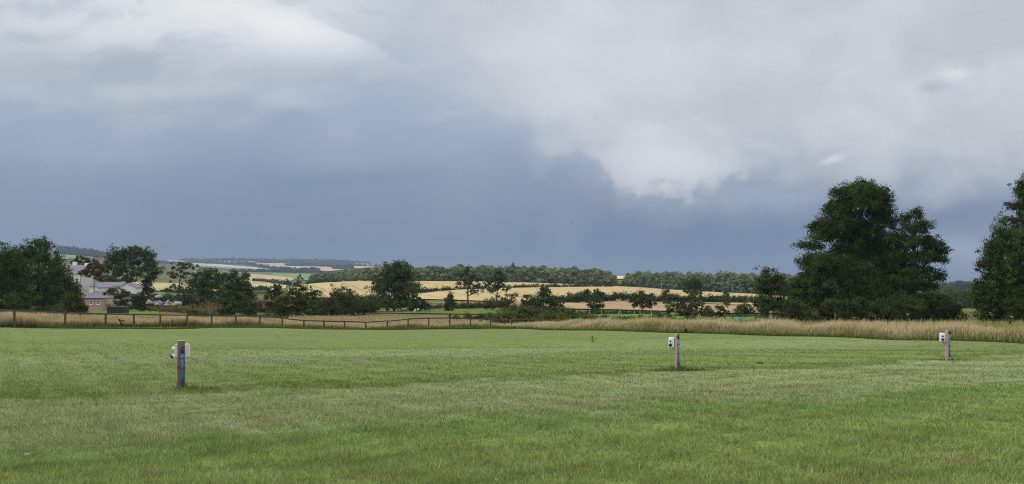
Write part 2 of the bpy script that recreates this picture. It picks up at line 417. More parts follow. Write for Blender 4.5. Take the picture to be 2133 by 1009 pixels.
def build_tall_grass():
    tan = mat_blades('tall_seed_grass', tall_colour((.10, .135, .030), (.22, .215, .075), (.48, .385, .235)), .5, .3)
    # right-hand strip between the lawn and the trees
    N = 200000
    x = RNG.uniform(-2, 62, N); dep = RNG.uniform(0, 1, N) ** 1.5 * np.interp(x, [2, 14, 22, 30], [13, 10, 7, 6.5])
    Y = lawn_edge(x) + dep
    # left end of the strip thins out at the fence
    ok = (Y < 96) & (Y > 16) & ((x > 2.5) | (RNG.uniform(0, 1, N) < (x + 2) / 4.5)) & ((np.abs(CX + F * x / Y - 1600)) < 1000)
    x, Y, dep = x[ok], Y[ok], dep[ok]; n = len(x)
    h = RNG.normal(.76, .17, n) * (1 + .18 * np.sin(x * 1.1 + 2 * np.sin(Y * .5))) * np.clip(.25 + (dep + RNG.normal(0, .25, n)) * 1.0, .2, 1) * np.clip((x + 3) / 10, .55, 1)
    blades('tall_grass', x, Y, h, .010 + .00035 * Y, RNG.uniform(.05, .35, n), tan, RNG.uniform(0, 1, n), seg=2, bendx=.10)
    # greener band with the tall weeds behind it
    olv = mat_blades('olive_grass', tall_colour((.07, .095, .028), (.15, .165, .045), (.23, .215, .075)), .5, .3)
    N = 90000
    x = RNG.uniform(4, 75, N); Y = lawn_edge(np.minimum(x, 30)) + np.interp(x, [4, 14, 22, 30], [12, 9, 6, 5.5]) + RNG.uniform(0, 1, N) ** 1.4 * 42
    ok = (Y < 104) & (np.abs(CX + F * x / Y - 1650) < 800)
    x, Y = x[ok], Y[ok]; n = len(x)
    blades('olive_grass', x, Y, RNG.normal(.74, .16, n), .012 + .0004 * Y, RNG.uniform(.05, .4, n), olv, RNG.uniform(0, 1, n), seg=2, bendx=.08)
    # meadow beyond the fence
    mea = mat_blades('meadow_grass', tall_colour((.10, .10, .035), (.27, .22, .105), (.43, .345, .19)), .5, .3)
    N = 280000
    px = RNG.uniform(-200, 1240, N); u = RNG.uniform(0, 1, N)
    near = RNG.uniform(0, 1, N) < .55
    x0 = (px - CX) / F
    Y = np.where(near, 0, 0.0)
    eY = np.interp(px, [-200, 0, 130, 270, 400, 560, 690, 800, 1100, 1240], [54, 56, 64.5, 72.5, 77, 81, 84.8, 86, 87, 84])
    Y = eY + .6 + np.where(near, u * 9, u ** 1.3 * 105)
    x = x0 * Y
    # tan grass everywhere close to the fence; further back only in the open meadow
    px_lim = np.interp(Y, [60, 95, 120, 150, 200], [0, 0, 560, 640, 690])
    ok = (px > px_lim - 200 + 60 * np.sin(Y * .13)) | (Y < 92)
    ok &= ~((px < 560) & (Y > 92))
    x, Y = x[ok], Y[ok]; n = len(x)
    h = RNG.normal(.72, .17, n) * np.where(Y > 95, .7, 1) * np.interp((CX + F * x / Y), [500, 680, 1000], [1, .72, .62])
    h *= 1 + .25 * np.sin(x * .9 + 1.7 * np.sin(Y * .4))
    blades('meadow_grass', x, Y, np.clip(h, .2, 1.2), .012 + .00045 * Y, RNG.uniform(.05, .4, n), mea, RNG.uniform(0, 1, n), seg=2, bendx=.08)
    # dark green fringe left standing along the lawn edge and round the bollards
    frg = mat_blades('fringe_grass', tall_colour((.045, .07, .018), (.08, .125, .028), (.14, .18, .045)), .55, .25)
    N = 26000
    x = RNG.uniform(-52, 34, N); Y = lawn_edge(x) + RNG.normal(0.1, .35, N) * np.where(x > 2, 1.7, 1)
    hh = RNG.gamma(4, .045, N)
    xs, Ys, hs = [x], [Y], [hh]
    for bx, by, nb, r in ((4.75, 22.55, 600, .26), (4.9, 22.5, 260, .4), (-7.0, 16.9, 60, .16), (15.0, 27.0, 70, .16), (-6.8, 16.9, 60, .3)):
        a = RNG.uniform(0, 6.3, nb); rr = np.abs(RNG.normal(0, r, nb))
        xs.append(bx + np.cos(a) * rr * 1.6); Ys.append(by + np.sin(a) * rr * .7); hs.append(RNG.gamma(5, .025, nb) * np.exp(-rr))
    x = np.concatenate(xs); Y = np.concatenate(Ys); hh = np.concatenate(hs); n = len(x)
    blades('edge_grass', x, Y, np.clip(hh, .03, .5), .008 + .0004 * Y, RNG.uniform(.1, .6, n), frg, RNG.uniform(0, 1, n), seg=2)

# ------------------------------------------------------------------ field sheets, draped on the terrain
def strip_sheet(name, mat, pts, lift=.4, n=80, rows=26, kind='structure', label=None, cat=None, rough=0.0):
    """pts: (bearing in photo px, near distance, far distance)"""
    pts = np.array(sorted(pts), float)
    px = np.linspace(pts[0, 0], pts[-1, 0], n)
    a = np.interp(px, pts[:, 0], pts[:, 1]); b = np.interp(px, pts[:, 0], pts[:, 2])
    if rough:
        w = np.sin(px * .21) + np.sin(px * .083 + 1) + .6 * np.sin(px * .47 + 2)
        a = a * (1 + rough * w * .4); b = b * (1 + rough * np.roll(w, 7) * .4)
    b = np.maximum(b, a + .5)
    k = np.linspace(0, 1, rows)[:, None]
    YY = a[None] * (b / a)[None] ** k; XX = (px[None] - CX) / F * YY
    V = np.stack([XX, YY, T(XX, YY) + lift], 2).reshape(-1, 3)
    idx = np.arange(rows * n).reshape(rows, n)
    Fc = np.stack([idx[:-1, :-1], idx[:-1, 1:], idx[1:, 1:], idx[1:, :-1]], 2).reshape(-1, 4)
    return tag(link(name, np_mesh(name, V, Fc, 4, smooth=True), mat), label, cat, kind=kind)
def dist_at(px, py, lo=85, hi=12000):
    """distance at which the terrain shows at height py along bearing px (far side of any dip: the first hit from lo on)"""
    Y = np.exp(np.linspace(math.log(lo), math.log(hi), 900))
    v = YH + F * (HC - T((px - CX) / F * Y, Y)) / Y
    hit = np.where(v <= py)[0]
    return float(Y[hit[0]]) if len(hit) else hi
def by_rows(cols, lo=85):
    """(px, lower photo row, upper photo row) -> distances"""
    return [(p, dist_at(p, yb, lo), dist_at(p, yt, lo)) for p, yb, yt in cols]

# ------------------------------------------------------------------ foliage
def leaf_cloud(lobes, leaf, cover, clump, shell=.55, gap=0.0, aspect=.62, rng=None):
    """lobes (n,6): centre and radii in metres. Returns leaf quads filling the lobes in clumps."""
    rng = rng or RNG
    L = np.array(lobes, float)
    area = L[:, 3] * L[:, 5] * math.pi
    n_leaf = int(max(120, 1.75 * cover * area.sum() / (leaf * leaf * aspect * .5)))
    per = 36
    n_cl = max(6, n_leaf // per)
    which = rng.choice(len(L), n_cl, p=area / area.sum())
    d = rng.normal(size=(n_cl, 3)); d /= np.linalg.norm(d, axis=1)[:, None]
    d[:, 2] = np.where(d[:, 2] < -.75, -d[:, 2] * .5, d[:, 2])
    r = np.where(rng.uniform(size=n_cl) < shell, rng.normal(.93, .09, n_cl), rng.uniform(.15, .95, n_cl))
    # lumpy lobes
    ph = rng.uniform(0, 6.28, (len(L), 3))
    lump = 1 + .13 * np.sin(4.1 * d[:, 0] + ph[which, 0]) + .13 * np.sin(5.3 * d[:, 2] + ph[which, 1]) + .1 * np.sin(7 * d[:, 1] + ph[which, 2])
    c = L[which, :3] + d * L[which, 3:] * (r * lump)[:, None]
    if gap:
        g = np.sin(c[:, 0] / clump * .55 + ph[0, 0]) * np.sin(c[:, 2] / clump * .6 + ph[0, 1]) + .5 * np.sin(c[:, 1] / clump * .5 + c[:, 0] / clump * .9)
        keep = g > np.quantile(g, gap); c, d, which = c[keep], d[keep], which[keep]; n_cl = len(c)
    tone = rng.normal(.45, .19, n_cl) + rng.normal(0, .09, len(L))[which]
    cs = clump * rng.uniform(.6, 1.35, n_cl)
    N = n_cl * per
    off = rng.normal(size=(n_cl, per, 3)) * cs[:, None, None] * np.array([1, 1, .8]) * .5
    off[:, :, 2] -= .12 * (off[:, :, 0] ** 2 + off[:, :, 1] ** 2) / cs[:, None]
    P = (c[:, None] + off).reshape(-1, 3)
    nr = (d[:, None] * .8 + rng.normal(size=(n_cl, per, 3)) * .65 + np.array([0, 0, .55])).reshape(-1, 3)
    nr /= np.linalg.norm(nr, axis=1)[:, None]
    t = np.cross(nr, rng.normal(size=(N, 3))); t /= np.maximum(np.linalg.norm(t, axis=1), 1e-6)[:, None]
    b = np.cross(nr, t)
    s = leaf * rng.uniform(.6, 1.3, N)[:, None]
    V = np.stack([P - t * s * .5, P + b * s * .5 * aspect, P + t * s * .5, P - b * s * .5 * aspect], 1).reshape(-1, 3)
    tint = np.clip(np.repeat(tone, per) + rng.normal(0, .14, N), 0, 1)
    return V, np.arange(4 * N).reshape(N, 4), tint

def plant(name, label, cat, px0, Y, lobes, mat, base=None, trunk=.0, bark=None, clump=9.0, leaf=None, cover=3.2, gap=.0, group=None,
          seed=1, depth=.85, limbs=True, twigs=0, part='crown', trunk_to=.75, shell=.5, kind=None, skirt=True):
    """lobes in photo pixels (cx, cy, rx, ry[, depth shift in rx]) -> a plant of real size standing at distance Y"""
    rng = np.random.default_rng(seed * 977 + 13)
    s = Y / F; x0 = X_(px0, Y); z0 = Tz(x0, Y) if base is None else Z_(base, Y)
    root = empty(name, (x0, Y, z0)); tag(root, label, cat, group, kind)
    L = []
    for q in lobes:
        cx, cy, rx, ry = q[:4]; dy = q[4] if len(q) > 4 else rng.uniform(-.45, .45)
        L.append(((cx - px0) * s, dy * rx * s, Z_(cy, Y) - z0, rx * s, rx * s * depth, ry * s))
    if skirt:                                  # foliage down to the ground where no clear stem shows
        for q in list(L):
            bot = q[2] - q[5]
            under = any(p[2] < q[2] - .2 and abs(p[0] - q[0]) < .75 * max(p[3], q[3]) for p in L)
            if not under and bot > .15 * s * 4:
                hh = (q[2]) * .5
                L.append((q[0] * .97, q[1], hh * .92, q[3] * .9, q[4] * .9, hh * .95))
    lf = leaf or max(.13, .0021 * Y)
    V, Fc, tint = leaf_cloud(L, lf, cover, clump * s, gap=gap, rng=rng, shell=shell)
    V[:, 2] = np.maximum(V[:, 2], .02 * rng.uniform(0, 1, len(V)))
    link(part, np_mesh(part, V, Fc, 4, tint=tint), mat, root)
    if trunk:
        mb = MB(); top = max(L, key=lambda q: q[2] + .6 * q[5]); hz = top[2] + top[5] * .3
        n = 9; pts, rad = [], []
        for i in range(n):
            k = i / (n - 1)
            pts.append((top[0] * k ** 1.6 + math.sin(k * 5 + seed) * trunk * .5 * k, top[1] * k ** 1.4, -.15 + (hz + .15) * k))
            rad.append(trunk * (1.35 if i == 0 else 1.0) * (1 - .86 * k))
        mb.tube(pts, rad, 9)
        if limbs:
            for j, q in enumerate(L):
                if q is top: continue
                k0 = min(trunk_to, max(.16, (q[2] - .55 * q[5] - .35 * abs(q[0])) / max(hz, .1)))
                i0 = k0 * (n - 1); a = int(i0); w = i0 - a; a2 = min(a + 1, n - 1)
                p0 = Vector(pts[a]) * (1 - w) + Vector(pts[a2]) * w; r0 = rad[a] * .55
                p1 = Vector((q[0], q[1], q[2] + q[5] * .1)); md = p0.lerp(p1, .5) + Vector((0, 0, -.06 * (p1 - p0).length))
                mb.tube([p0, p0.lerp(md, .55), md, p1], [r0, r0 * .8, r0 * .6, r0 * .15], 6)
        for j in range(twigs):
            q = L[rng.integers(len(L))]
            d = rng.normal(size=3); d[2] = abs(d[2]) + .4; d /= np.linalg.norm(d)
            p0 = np.array(q[:3]) - [0, 0, q[5] * .5]; p1 = np.array(q[:3]) + d * np.array(q[3:]) * rng.uniform(.9, 1.25)
            m_ = (p0 + p1) / 2 + rng.normal(size=3) * q[3] * .12
            mb.tube([p0, m_, p1], [trunk * .16, trunk * .1, trunk * .03], 5)
        mb.build('trunk', bark, root, smooth=True)
    return root

def hedge(name, label, pts, mat, cat='hedge', width=1.6, seed=1, cover=3.0, group=None, bumpy=.3, leaf=None, clump=None, kind=None):
    """pts: (photo px, distance, height in metres): a run of foliage along the ground"""
    rng = np.random.default_rng(seed * 31 + 5)
    pts = np.array(pts, float); px0 = pts[:, 0].mean(); Ym = np.interp(px0, pts[:, 0], pts[:, 1])
    x0 = X_(px0, Ym); z0 = Tz(x0, Ym)
    xs, ys = (pts[:, 0] - CX) / F * pts[:, 1], pts[:, 1]
    seglen = np.hypot(np.diff(xs), np.diff(ys)); cum = np.concatenate([[0], np.cumsum(seglen)])
    L = []; step = max(.9, pts[:, 2].mean() * .55)
    for d in np.arange(0, cum[-1] + step * .5, step):
        x = np.interp(d, cum, xs); y = np.interp(d, cum, ys); h = np.interp(d, cum, pts[:, 2]) * (1 + bumpy * rng.normal(0, .5))
        h = max(h, .5); z = Tz(x, y)
        L.append((x - x0 + rng.normal(0, .15), y - Ym + rng.normal(0, .2), z - z0 + h * .5, step * rng.uniform(.75, 1.1), width * .5 * rng.uniform(.8, 1.2), h * .52))
    lf = leaf or max(.15, .0021 * Ym)
    V, Fc, tint = leaf_cloud(L, lf, cover, clump or max(.3, .0038 * Ym), rng=rng)
    gz = T(V[:, 0] + x0, V[:, 1] + Ym) - z0
    V[:, 2] = np.maximum(V[:, 2], gz)
    o = link(name, np_mesh(name, V, Fc, 4, tint=tint), mat, None, (x0, Ym, z0))
    return tag(o, label, None if kind == 'stuff' else cat, group, kind)

def wood(name, rows, mat, n, crown, seed, label=None, cover=2.4, leaf=None):
    """a far wood that reads as one mass: rows = (px, front distance, back distance, tree height in metres)"""
    rng = np.random.default_rng(seed)
    R = np.array(rows, float)
    # bearings weighted by depth so the whole belt fills
    px = rng.uniform(R[0, 0], R[-1, 0], n)
    a, b, h = (np.interp(px, R[:, 0], R[:, i]) for i in (1, 2, 3))
    u = rng.uniform(0, 1, n) ** 1.5
    Y = a + (b - a) * u; x = (px - CX) / F * Y; z = T(x, Y)
    h = h * rng.uniform(.80, 1.07, n) * (1 + .07 * np.sin(px * .11 + seed) + .05 * np.sin(px * .29)); c = crown * rng.uniform(.65, 1.3, n)
    L = np.stack([x, Y, z + h - c * .75, c * .5, c * .5, c * .75], 1)
    low = np.stack([x + rng.normal(0, 2, n), Y, z + h * .3, c * .55, c * .5, h * .38], 1)
    L = np.concatenate([L, low[u < .35]])
    V, Fc, tint = leaf_cloud(L, leaf or .0020 * R[:, 1].mean(), cover, crown * .2, shell=.8, rng=rng)
    return tag(link(name, np_mesh(name, V, Fc, 4, tint=tint), mat), label, kind='stuff')
# ------------------------------------------------------------------ sky, sun, camera, air
SUN_AZ, SUN_EL = math.radians(-100), math.radians(40)          # from the left, a little behind the photographer
def build_world():
    w = bpy.data.worlds.new("World"); scene.world = w; w.use_nodes = True
    w.node_tree.nodes.clear(); nt = NT(w.node_tree)
    D = nt.new('ShaderNodeTexCoord').outputs['Generated']; x, y, z = nt.sep(D)
    yc = nt.m('MAXIMUM', y, .30)
    # bearing and elevation about north, in thousandths, as fixed directions of the sky
    U0 = nt.m('MULTIPLY_ADD', nt.m('DIVIDE', x, yc), F, CX); V0 = nt.m('SUBTRACT', YH, nt.m('MULTIPLY', nt.m('DIVIDE', z, yc), F))
    q = nt.vec(nt.m('DIVIDE', U0, 1000), nt.m('DIVIDE', V0, 1000), 0.0)
    qs = nt.vscale(q, (1.0, 1.9, 1))
    w1 = nt.m('SUBTRACT', nt.noise(q, 3.2, 5.0, .55), .5); w2 = nt.m('SUBTRACT', nt.noise(nt.vscale(q, (1, 1.3, 1)), 4.1, 5.0, .55, .3), .5)
    U = nt.m('MULTIPLY_ADD', w1, 190.0, U0); V = nt.m('MULTIPLY_ADD', w2, 110.0, V0)
    fine = nt.noise(q, 9.0, 6.0, .58); soft = nt.noise(qs, 3.0, 4.0, .5); mid = nt.noise(qs, 6.5, 5.0, .55)
    def g(cu, cv, su, sv, rot=0.0, warp=True):
        a, b = (U, V) if warp else (U0, V0)
        du, dv = nt.m('SUBTRACT', a, cu), nt.m('SUBTRACT', b, cv)
        if rot:
            c, s = math.cos(rot), math.sin(rot)
            du, dv = (nt.m('ADD', nt.m('MULTIPLY', du, c), nt.m('MULTIPLY', dv, s)), nt.m('SUBTRACT', nt.m('MULTIPLY', dv, c), nt.m('MULTIPLY', du, s)))
        e = nt.m('ADD', nt.m('POWER', nt.m('ABSOLUTE', nt.m('DIVIDE', du, su)), 2.0), nt.m('POWER', nt.m('ABSOLUTE', nt.m('DIVIDE', dv, sv)), 2.0))
        return nt.m('EXPONENT', nt.m('MULTIPLY', e, -1.0))
    S = lambda v: (v + 400) / 1040
    col = nt.ramp(nt.m('DIVIDE', nt.m('ADD', V, 400.0), 1040.0, clamp=True), [
        (0, lin((214, 218, 222))), (S(-120), lin((204, 209, 215))), (S(40), lin((190, 199, 212))), (S(160), lin((176, 187, 204))), (S(260), lin((159, 176, 199))),
        (S(350), lin((140, 157, 182))), (S(430), lin((126, 143, 170))), (S(500), lin((119, 137, 165))), (S(560), lin((117, 135, 163))), (1, lin((115, 132, 160)))])
    def lay(c, fac, k=1.0):
        nonlocal col
        col = nt.mix(nt.m('MULTIPLY', fac, k, clamp=True), col, lin(c))
    # left: pale layers above, grey bars, soft puffs
    lay((170, 182, 202), g(900, 120, 190, 330), .35)
    lay((150, 165, 190), g(60, 480, 300, 140), .45)
    lay((238, 240, 241), g(380, 10, 370, 100), 1.0)
    lay((222, 226, 231), g(150, 60, 260, 60), .6)
    lay((184, 192, 201), g(150, 140, 330, 36), nt.m('MULTIPLY_ADD', mid, .9, .35)); lay((186, 195, 204), g(40, 75, 70, 16, .05), .8)
    lay((204, 209, 216), g(330, 185, 200, 22, -.04), .55)
    lay((172, 182, 195), g(300, 228, 230, 24, .12), .6)
    lay((200, 207, 216), g(70, 195, 120, 20, .15), .5)
    lay((168, 180, 198), g(150, 300, 170, 34), .55)
    lay((190, 199, 212), g(590, 212, 62, 24, .05), .75)
    lay((186, 196, 210), g(500, 252, 60, 16, -.45), .5)
    lay((160, 172, 193), g(600, 260, 200, 30), .35)
    lay((116, 135, 165), g(720, 375, 190, 26), .4)
    mott = nt.m('MULTIPLY', nt.ss(nt.noise(nt.vscale(q, (1, 2.4, 1)), 5.0, 6.0, .6, .4), .48, .72), nt.ss(V0, 400, 120))
    lay((214, 219, 225), mott, .38)
    mot2 = nt.m('MULTIPLY', nt.ss(nt.noise(nt.vscale(q, (1, 2.6, 1)), 4.0, 6.0, .6, .3), .52, .36), nt.ss(V0, 420, 160))
    lay((156, 170, 192), mot2, .34)
    # bright torn edge of the upper left cloud
    edge = nt.m('SUBTRACT', nt.m('MULTIPLY_ADD', nt.m('SUBTRACT', U0, 560.0), .47, -4.0), V0)
    edge = nt.m('MULTIPLY_ADD', nt.m('SUBTRACT', fine, .5), -70.0, edge)
    lay((242, 244, 245), nt.m('MULTIPLY', g(600, 55, 170, 50, .22, False), nt.ss(edge, 10, -8)))
    # right: the big pale cumulus bank with a torn lower edge
    fc = nt.new('ShaderNodeFloatCurve'); nt.put(fc.inputs['Value'], nt.m('DIVIDE', nt.m('SUBTRACT', U0, 700.0), 1600.0, clamp=True))
    cv = fc.mapping.curves[0]
    bp = [(700, -60), (830, 60), (900, 165), (1000, 215), (1080, 255), (1130, 320), (1200, 352), (1265, 365), (1300, 398), (1400, 404), (1500, 386), (1600, 376), (1720, 392), (1820, 412), (1950, 424), (2100, 415), (2300, 420)]
    for i, (u, v) in enumerate(bp):
        p = ((u - 700) / 1600, (v + 100) / 600)
        if i == 0: cv.points[0].location = p
        elif i == 1: cv.points[1].location = p
        else: cv.points.new(*p)
    for p in cv.points: p.handle_type = 'AUTO'
    fc.mapping.update()
    B = nt.m('MULTIPLY_ADD', fc.outputs[0], 600.0, -100.0)
    puff = nt.m('SUBTRACT', nt.noise(nt.vec(nt.m('DIVIDE', nt.m('MULTIPLY_ADD', w2, 150.0, U0), 1000), nt.m('DIVIDE', nt.m('MULTIPLY_ADD', w1, 110.0, V0), 850), 3.0), 13.0, 5.0, .5), .5)
    sd = nt.m('MULTIPLY_ADD', puff, 60.0, nt.m('SUBTRACT', nt.m('ADD', B, 8.0), V0))
    sd = nt.m('MULTIPLY_ADD', nt.m('SUBTRACT', nt.noise(q, 8.0, 7.0, .54, .2), .5), 130.0, sd)
    sd = nt.m('MULTIPLY_ADD', nt.m('SUBTRACT', mid, .5), 130.0, sd)
    tone = nt.mix(nt.ss(soft, .35, .65), lin((209, 213, 218)), lin((227, 230, 233)))
    tone = nt.mix(nt.m('MULTIPLY', nt.ss(fine, .45, .7), .35), tone, lin((226, 229, 233)))
    tone = nt.mix(nt.m('MULTIPLY', nt.ss(sd, 150, 10), .35), tone, lin((186, 190, 202)))
    tone = nt.mix(nt.m('MULTIPLY', nt.ss(puff, -.12, .14), nt.m('MULTIPLY_ADD', g(1400, 330, 330, 90, 0, False), .55, .12)), nt.mix(.35, tone, lin((178, 184, 198))), nt.mix(.6, tone, lin((226, 227, 231))))
    wide = nt.ss(sd, -70, 150); hard = nt.ss(sd, -12, 34)
    crisp = nt.m('MAXIMUM', g(1380, 350, 210, 120, 0, False), nt.m('MAXIMUM', nt.m('MULTIPLY', g(1150, 320, 80, 70, 0, False), .7), nt.m('MULTIPLY', g(1040, 235, 110, 60, 0, False), .6)))
    mask = nt.m('MAXIMUM', nt.m('MULTIPLY', wide, .93), nt.m('MULTIPLY', hard, crisp))
    col = nt.mix(nt.m('MULTIPLY', mask, nt.ss(U0, 780, 1060)), col, tone)
    rn = nt.noise(nt.vscale(q, (1, 1.6, 1)), 4.5, 6.0, .6, .5)
    lay((190, 196, 204), nt.m('MULTIPLY', nt.ss(rn, .52, .36), mask), .45)
    lay((224, 227, 232), nt.m('MULTIPLY', nt.ss(rn, .52, .68), mask), .45)
    lay((224, 225, 230), nt.m('MULTIPLY', g(1385, 345, 140, 60), hard), .8)
    lay((222, 226, 232), g(1250, 120, 300, 120), .5)
    lay((196, 198, 206), g(2060, 270, 130, 60), .5)
    lay((194, 199, 207), g(2010, 50, 200, 60), .5)
    lay((176, 181, 196), g(1700, 330, 110, 34), .45)
    lay((236, 237, 237), g(1985, 163, 34, 13, .2), .7); lay((176, 181, 193), g(1940, 180, 36, 12, .1), .6)
    lay((233, 234, 236), g(1740, 322, 30, 8, -.25), .65)
    lay((166, 178, 199), nt.m('MULTIPLY', g(1590, 420, 190, 44), nt.ss(sd, 20, -20)), .75)
    lay((108, 128, 161), g(1440, 505, 330, 60), .3)
    lay((112, 131, 160), g(1990, 455, 120, 26), .7)
    lay((168, 181, 199), g(2005, 528, 110, 40, 0, False), .9)
    lay((150, 166, 190), g(1175, 480, 40, 130, .06, False), .28)
    lay((143, 159, 187), g(960, 330, 60, 60), .2)
    # overhead and behind, out of view, cloud made brighter to light the ground
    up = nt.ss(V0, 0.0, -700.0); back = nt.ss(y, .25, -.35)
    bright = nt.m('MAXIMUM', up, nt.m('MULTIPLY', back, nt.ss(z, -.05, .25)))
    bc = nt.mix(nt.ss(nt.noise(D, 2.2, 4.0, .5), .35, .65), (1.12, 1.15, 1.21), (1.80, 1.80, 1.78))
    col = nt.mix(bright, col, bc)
    sky = nt.new('ShaderNodeTexSky', sky_type='NISHITA', sun_disc=False)
    sky.sun_elevation = SUN_EL; sky.sun_rotation = SUN_AZ % (2 * math.pi); sky.air_density = 1.2; sky.dust_density = 2.0
    clear = nt.vscale(sky.outputs[0], (.10, .10, .10))
    col = nt.mix(SKY_CLEAR, col, clear)
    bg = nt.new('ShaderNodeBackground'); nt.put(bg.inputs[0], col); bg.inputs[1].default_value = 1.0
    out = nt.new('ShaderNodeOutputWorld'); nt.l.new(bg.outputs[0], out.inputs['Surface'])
    w.cycles.sampling_method = 'MANUAL'; w.cycles.sample_map_resolution = 512
SKY_CLEAR = .06
def build_light_camera():
    l = bpy.data.lights.new('sun', 'SUN'); l.energy = SUN_E; l.angle = math.radians(10); l.color = (1.0, .93, .82)
    o = bpy.data.objects.new('sun', l); COL.objects.link(o)
    d = Vector((math.sin(SUN_AZ) * math.cos(SUN_EL), math.cos(SUN_AZ) * math.cos(SUN_EL), math.sin(SUN_EL)))
    o.rotation_euler = (-d).to_track_quat('-Z', 'Y').to_euler(); o.location = (-40, -10, 60)
    c = bpy.data.cameras.new('camera'); co = bpy.data.objects.new('camera', c); COL.objects.link(co)
    c.sensor_fit = 'HORIZONTAL'; c.sensor_width = 36; c.lens = 36 * F / 2133
    c.shift_y = (YH - 504.5) / 2133; c.clip_start = .1; c.clip_end = 40000
    co.location = (0, 0, HC); co.rotation_euler = (math.pi / 2, 0, 0)
    scene.camera = co
    scene.render.engine = 'CYCLES'
    cy = scene.cycles; cy.max_bounces = 6; cy.diffuse_bounces = 3; cy.glossy_bounces = 2; cy.transmission_bounces = 4
    cy.transparent_max_bounces = 8; cy.volume_bounces = 0; cy.use_denoising = True; cy.filter_width = 1.1; cy.sample_clamp_indirect = 6
    try: cy.denoiser = 'OPENIMAGEDENOISE'; cy.denoising_prefilter = 'NONE'; cy.denoising_input_passes = 'RGB_ALBEDO_NORMAL'
    except Exception: pass
    v = scene.view_settings; v.view_transform = 'Standard'; v.look = 'None'; v.exposure = EXPOSURE; v.gamma = 1
SUN_E, EXPOSURE, HAZE = 1.5, 0.0, 1.0e-4
def build_haze():
    X0, X1, Y0, Y1, Z1 = -19200, 19800, -700, 12900, 225
    zmin = -1.0 + min(float(_ZF.min()), -1.0)
    mb = MB().box(((X0+X1)/2, (Y0+Y1)/2, (zmin + Z1) / 2), (X1-X0, Y1-Y0, Z1 - zmin))
    m, nt, _ = material('hazy_air'); out = [n for n in nt.n if n.type == 'OUTPUT_MATERIAL'][0]
    pv = nt.new('ShaderNodeVolumePrincipled'); pv.inputs['Color'].default_value = (.34, .45, .62, 1); pv.inputs['Density'].default_value = HAZE
    nt.l.new(pv.outputs[0], out.inputs['Volume'])
    tag(mb.build('haze', m), kind='stuff')

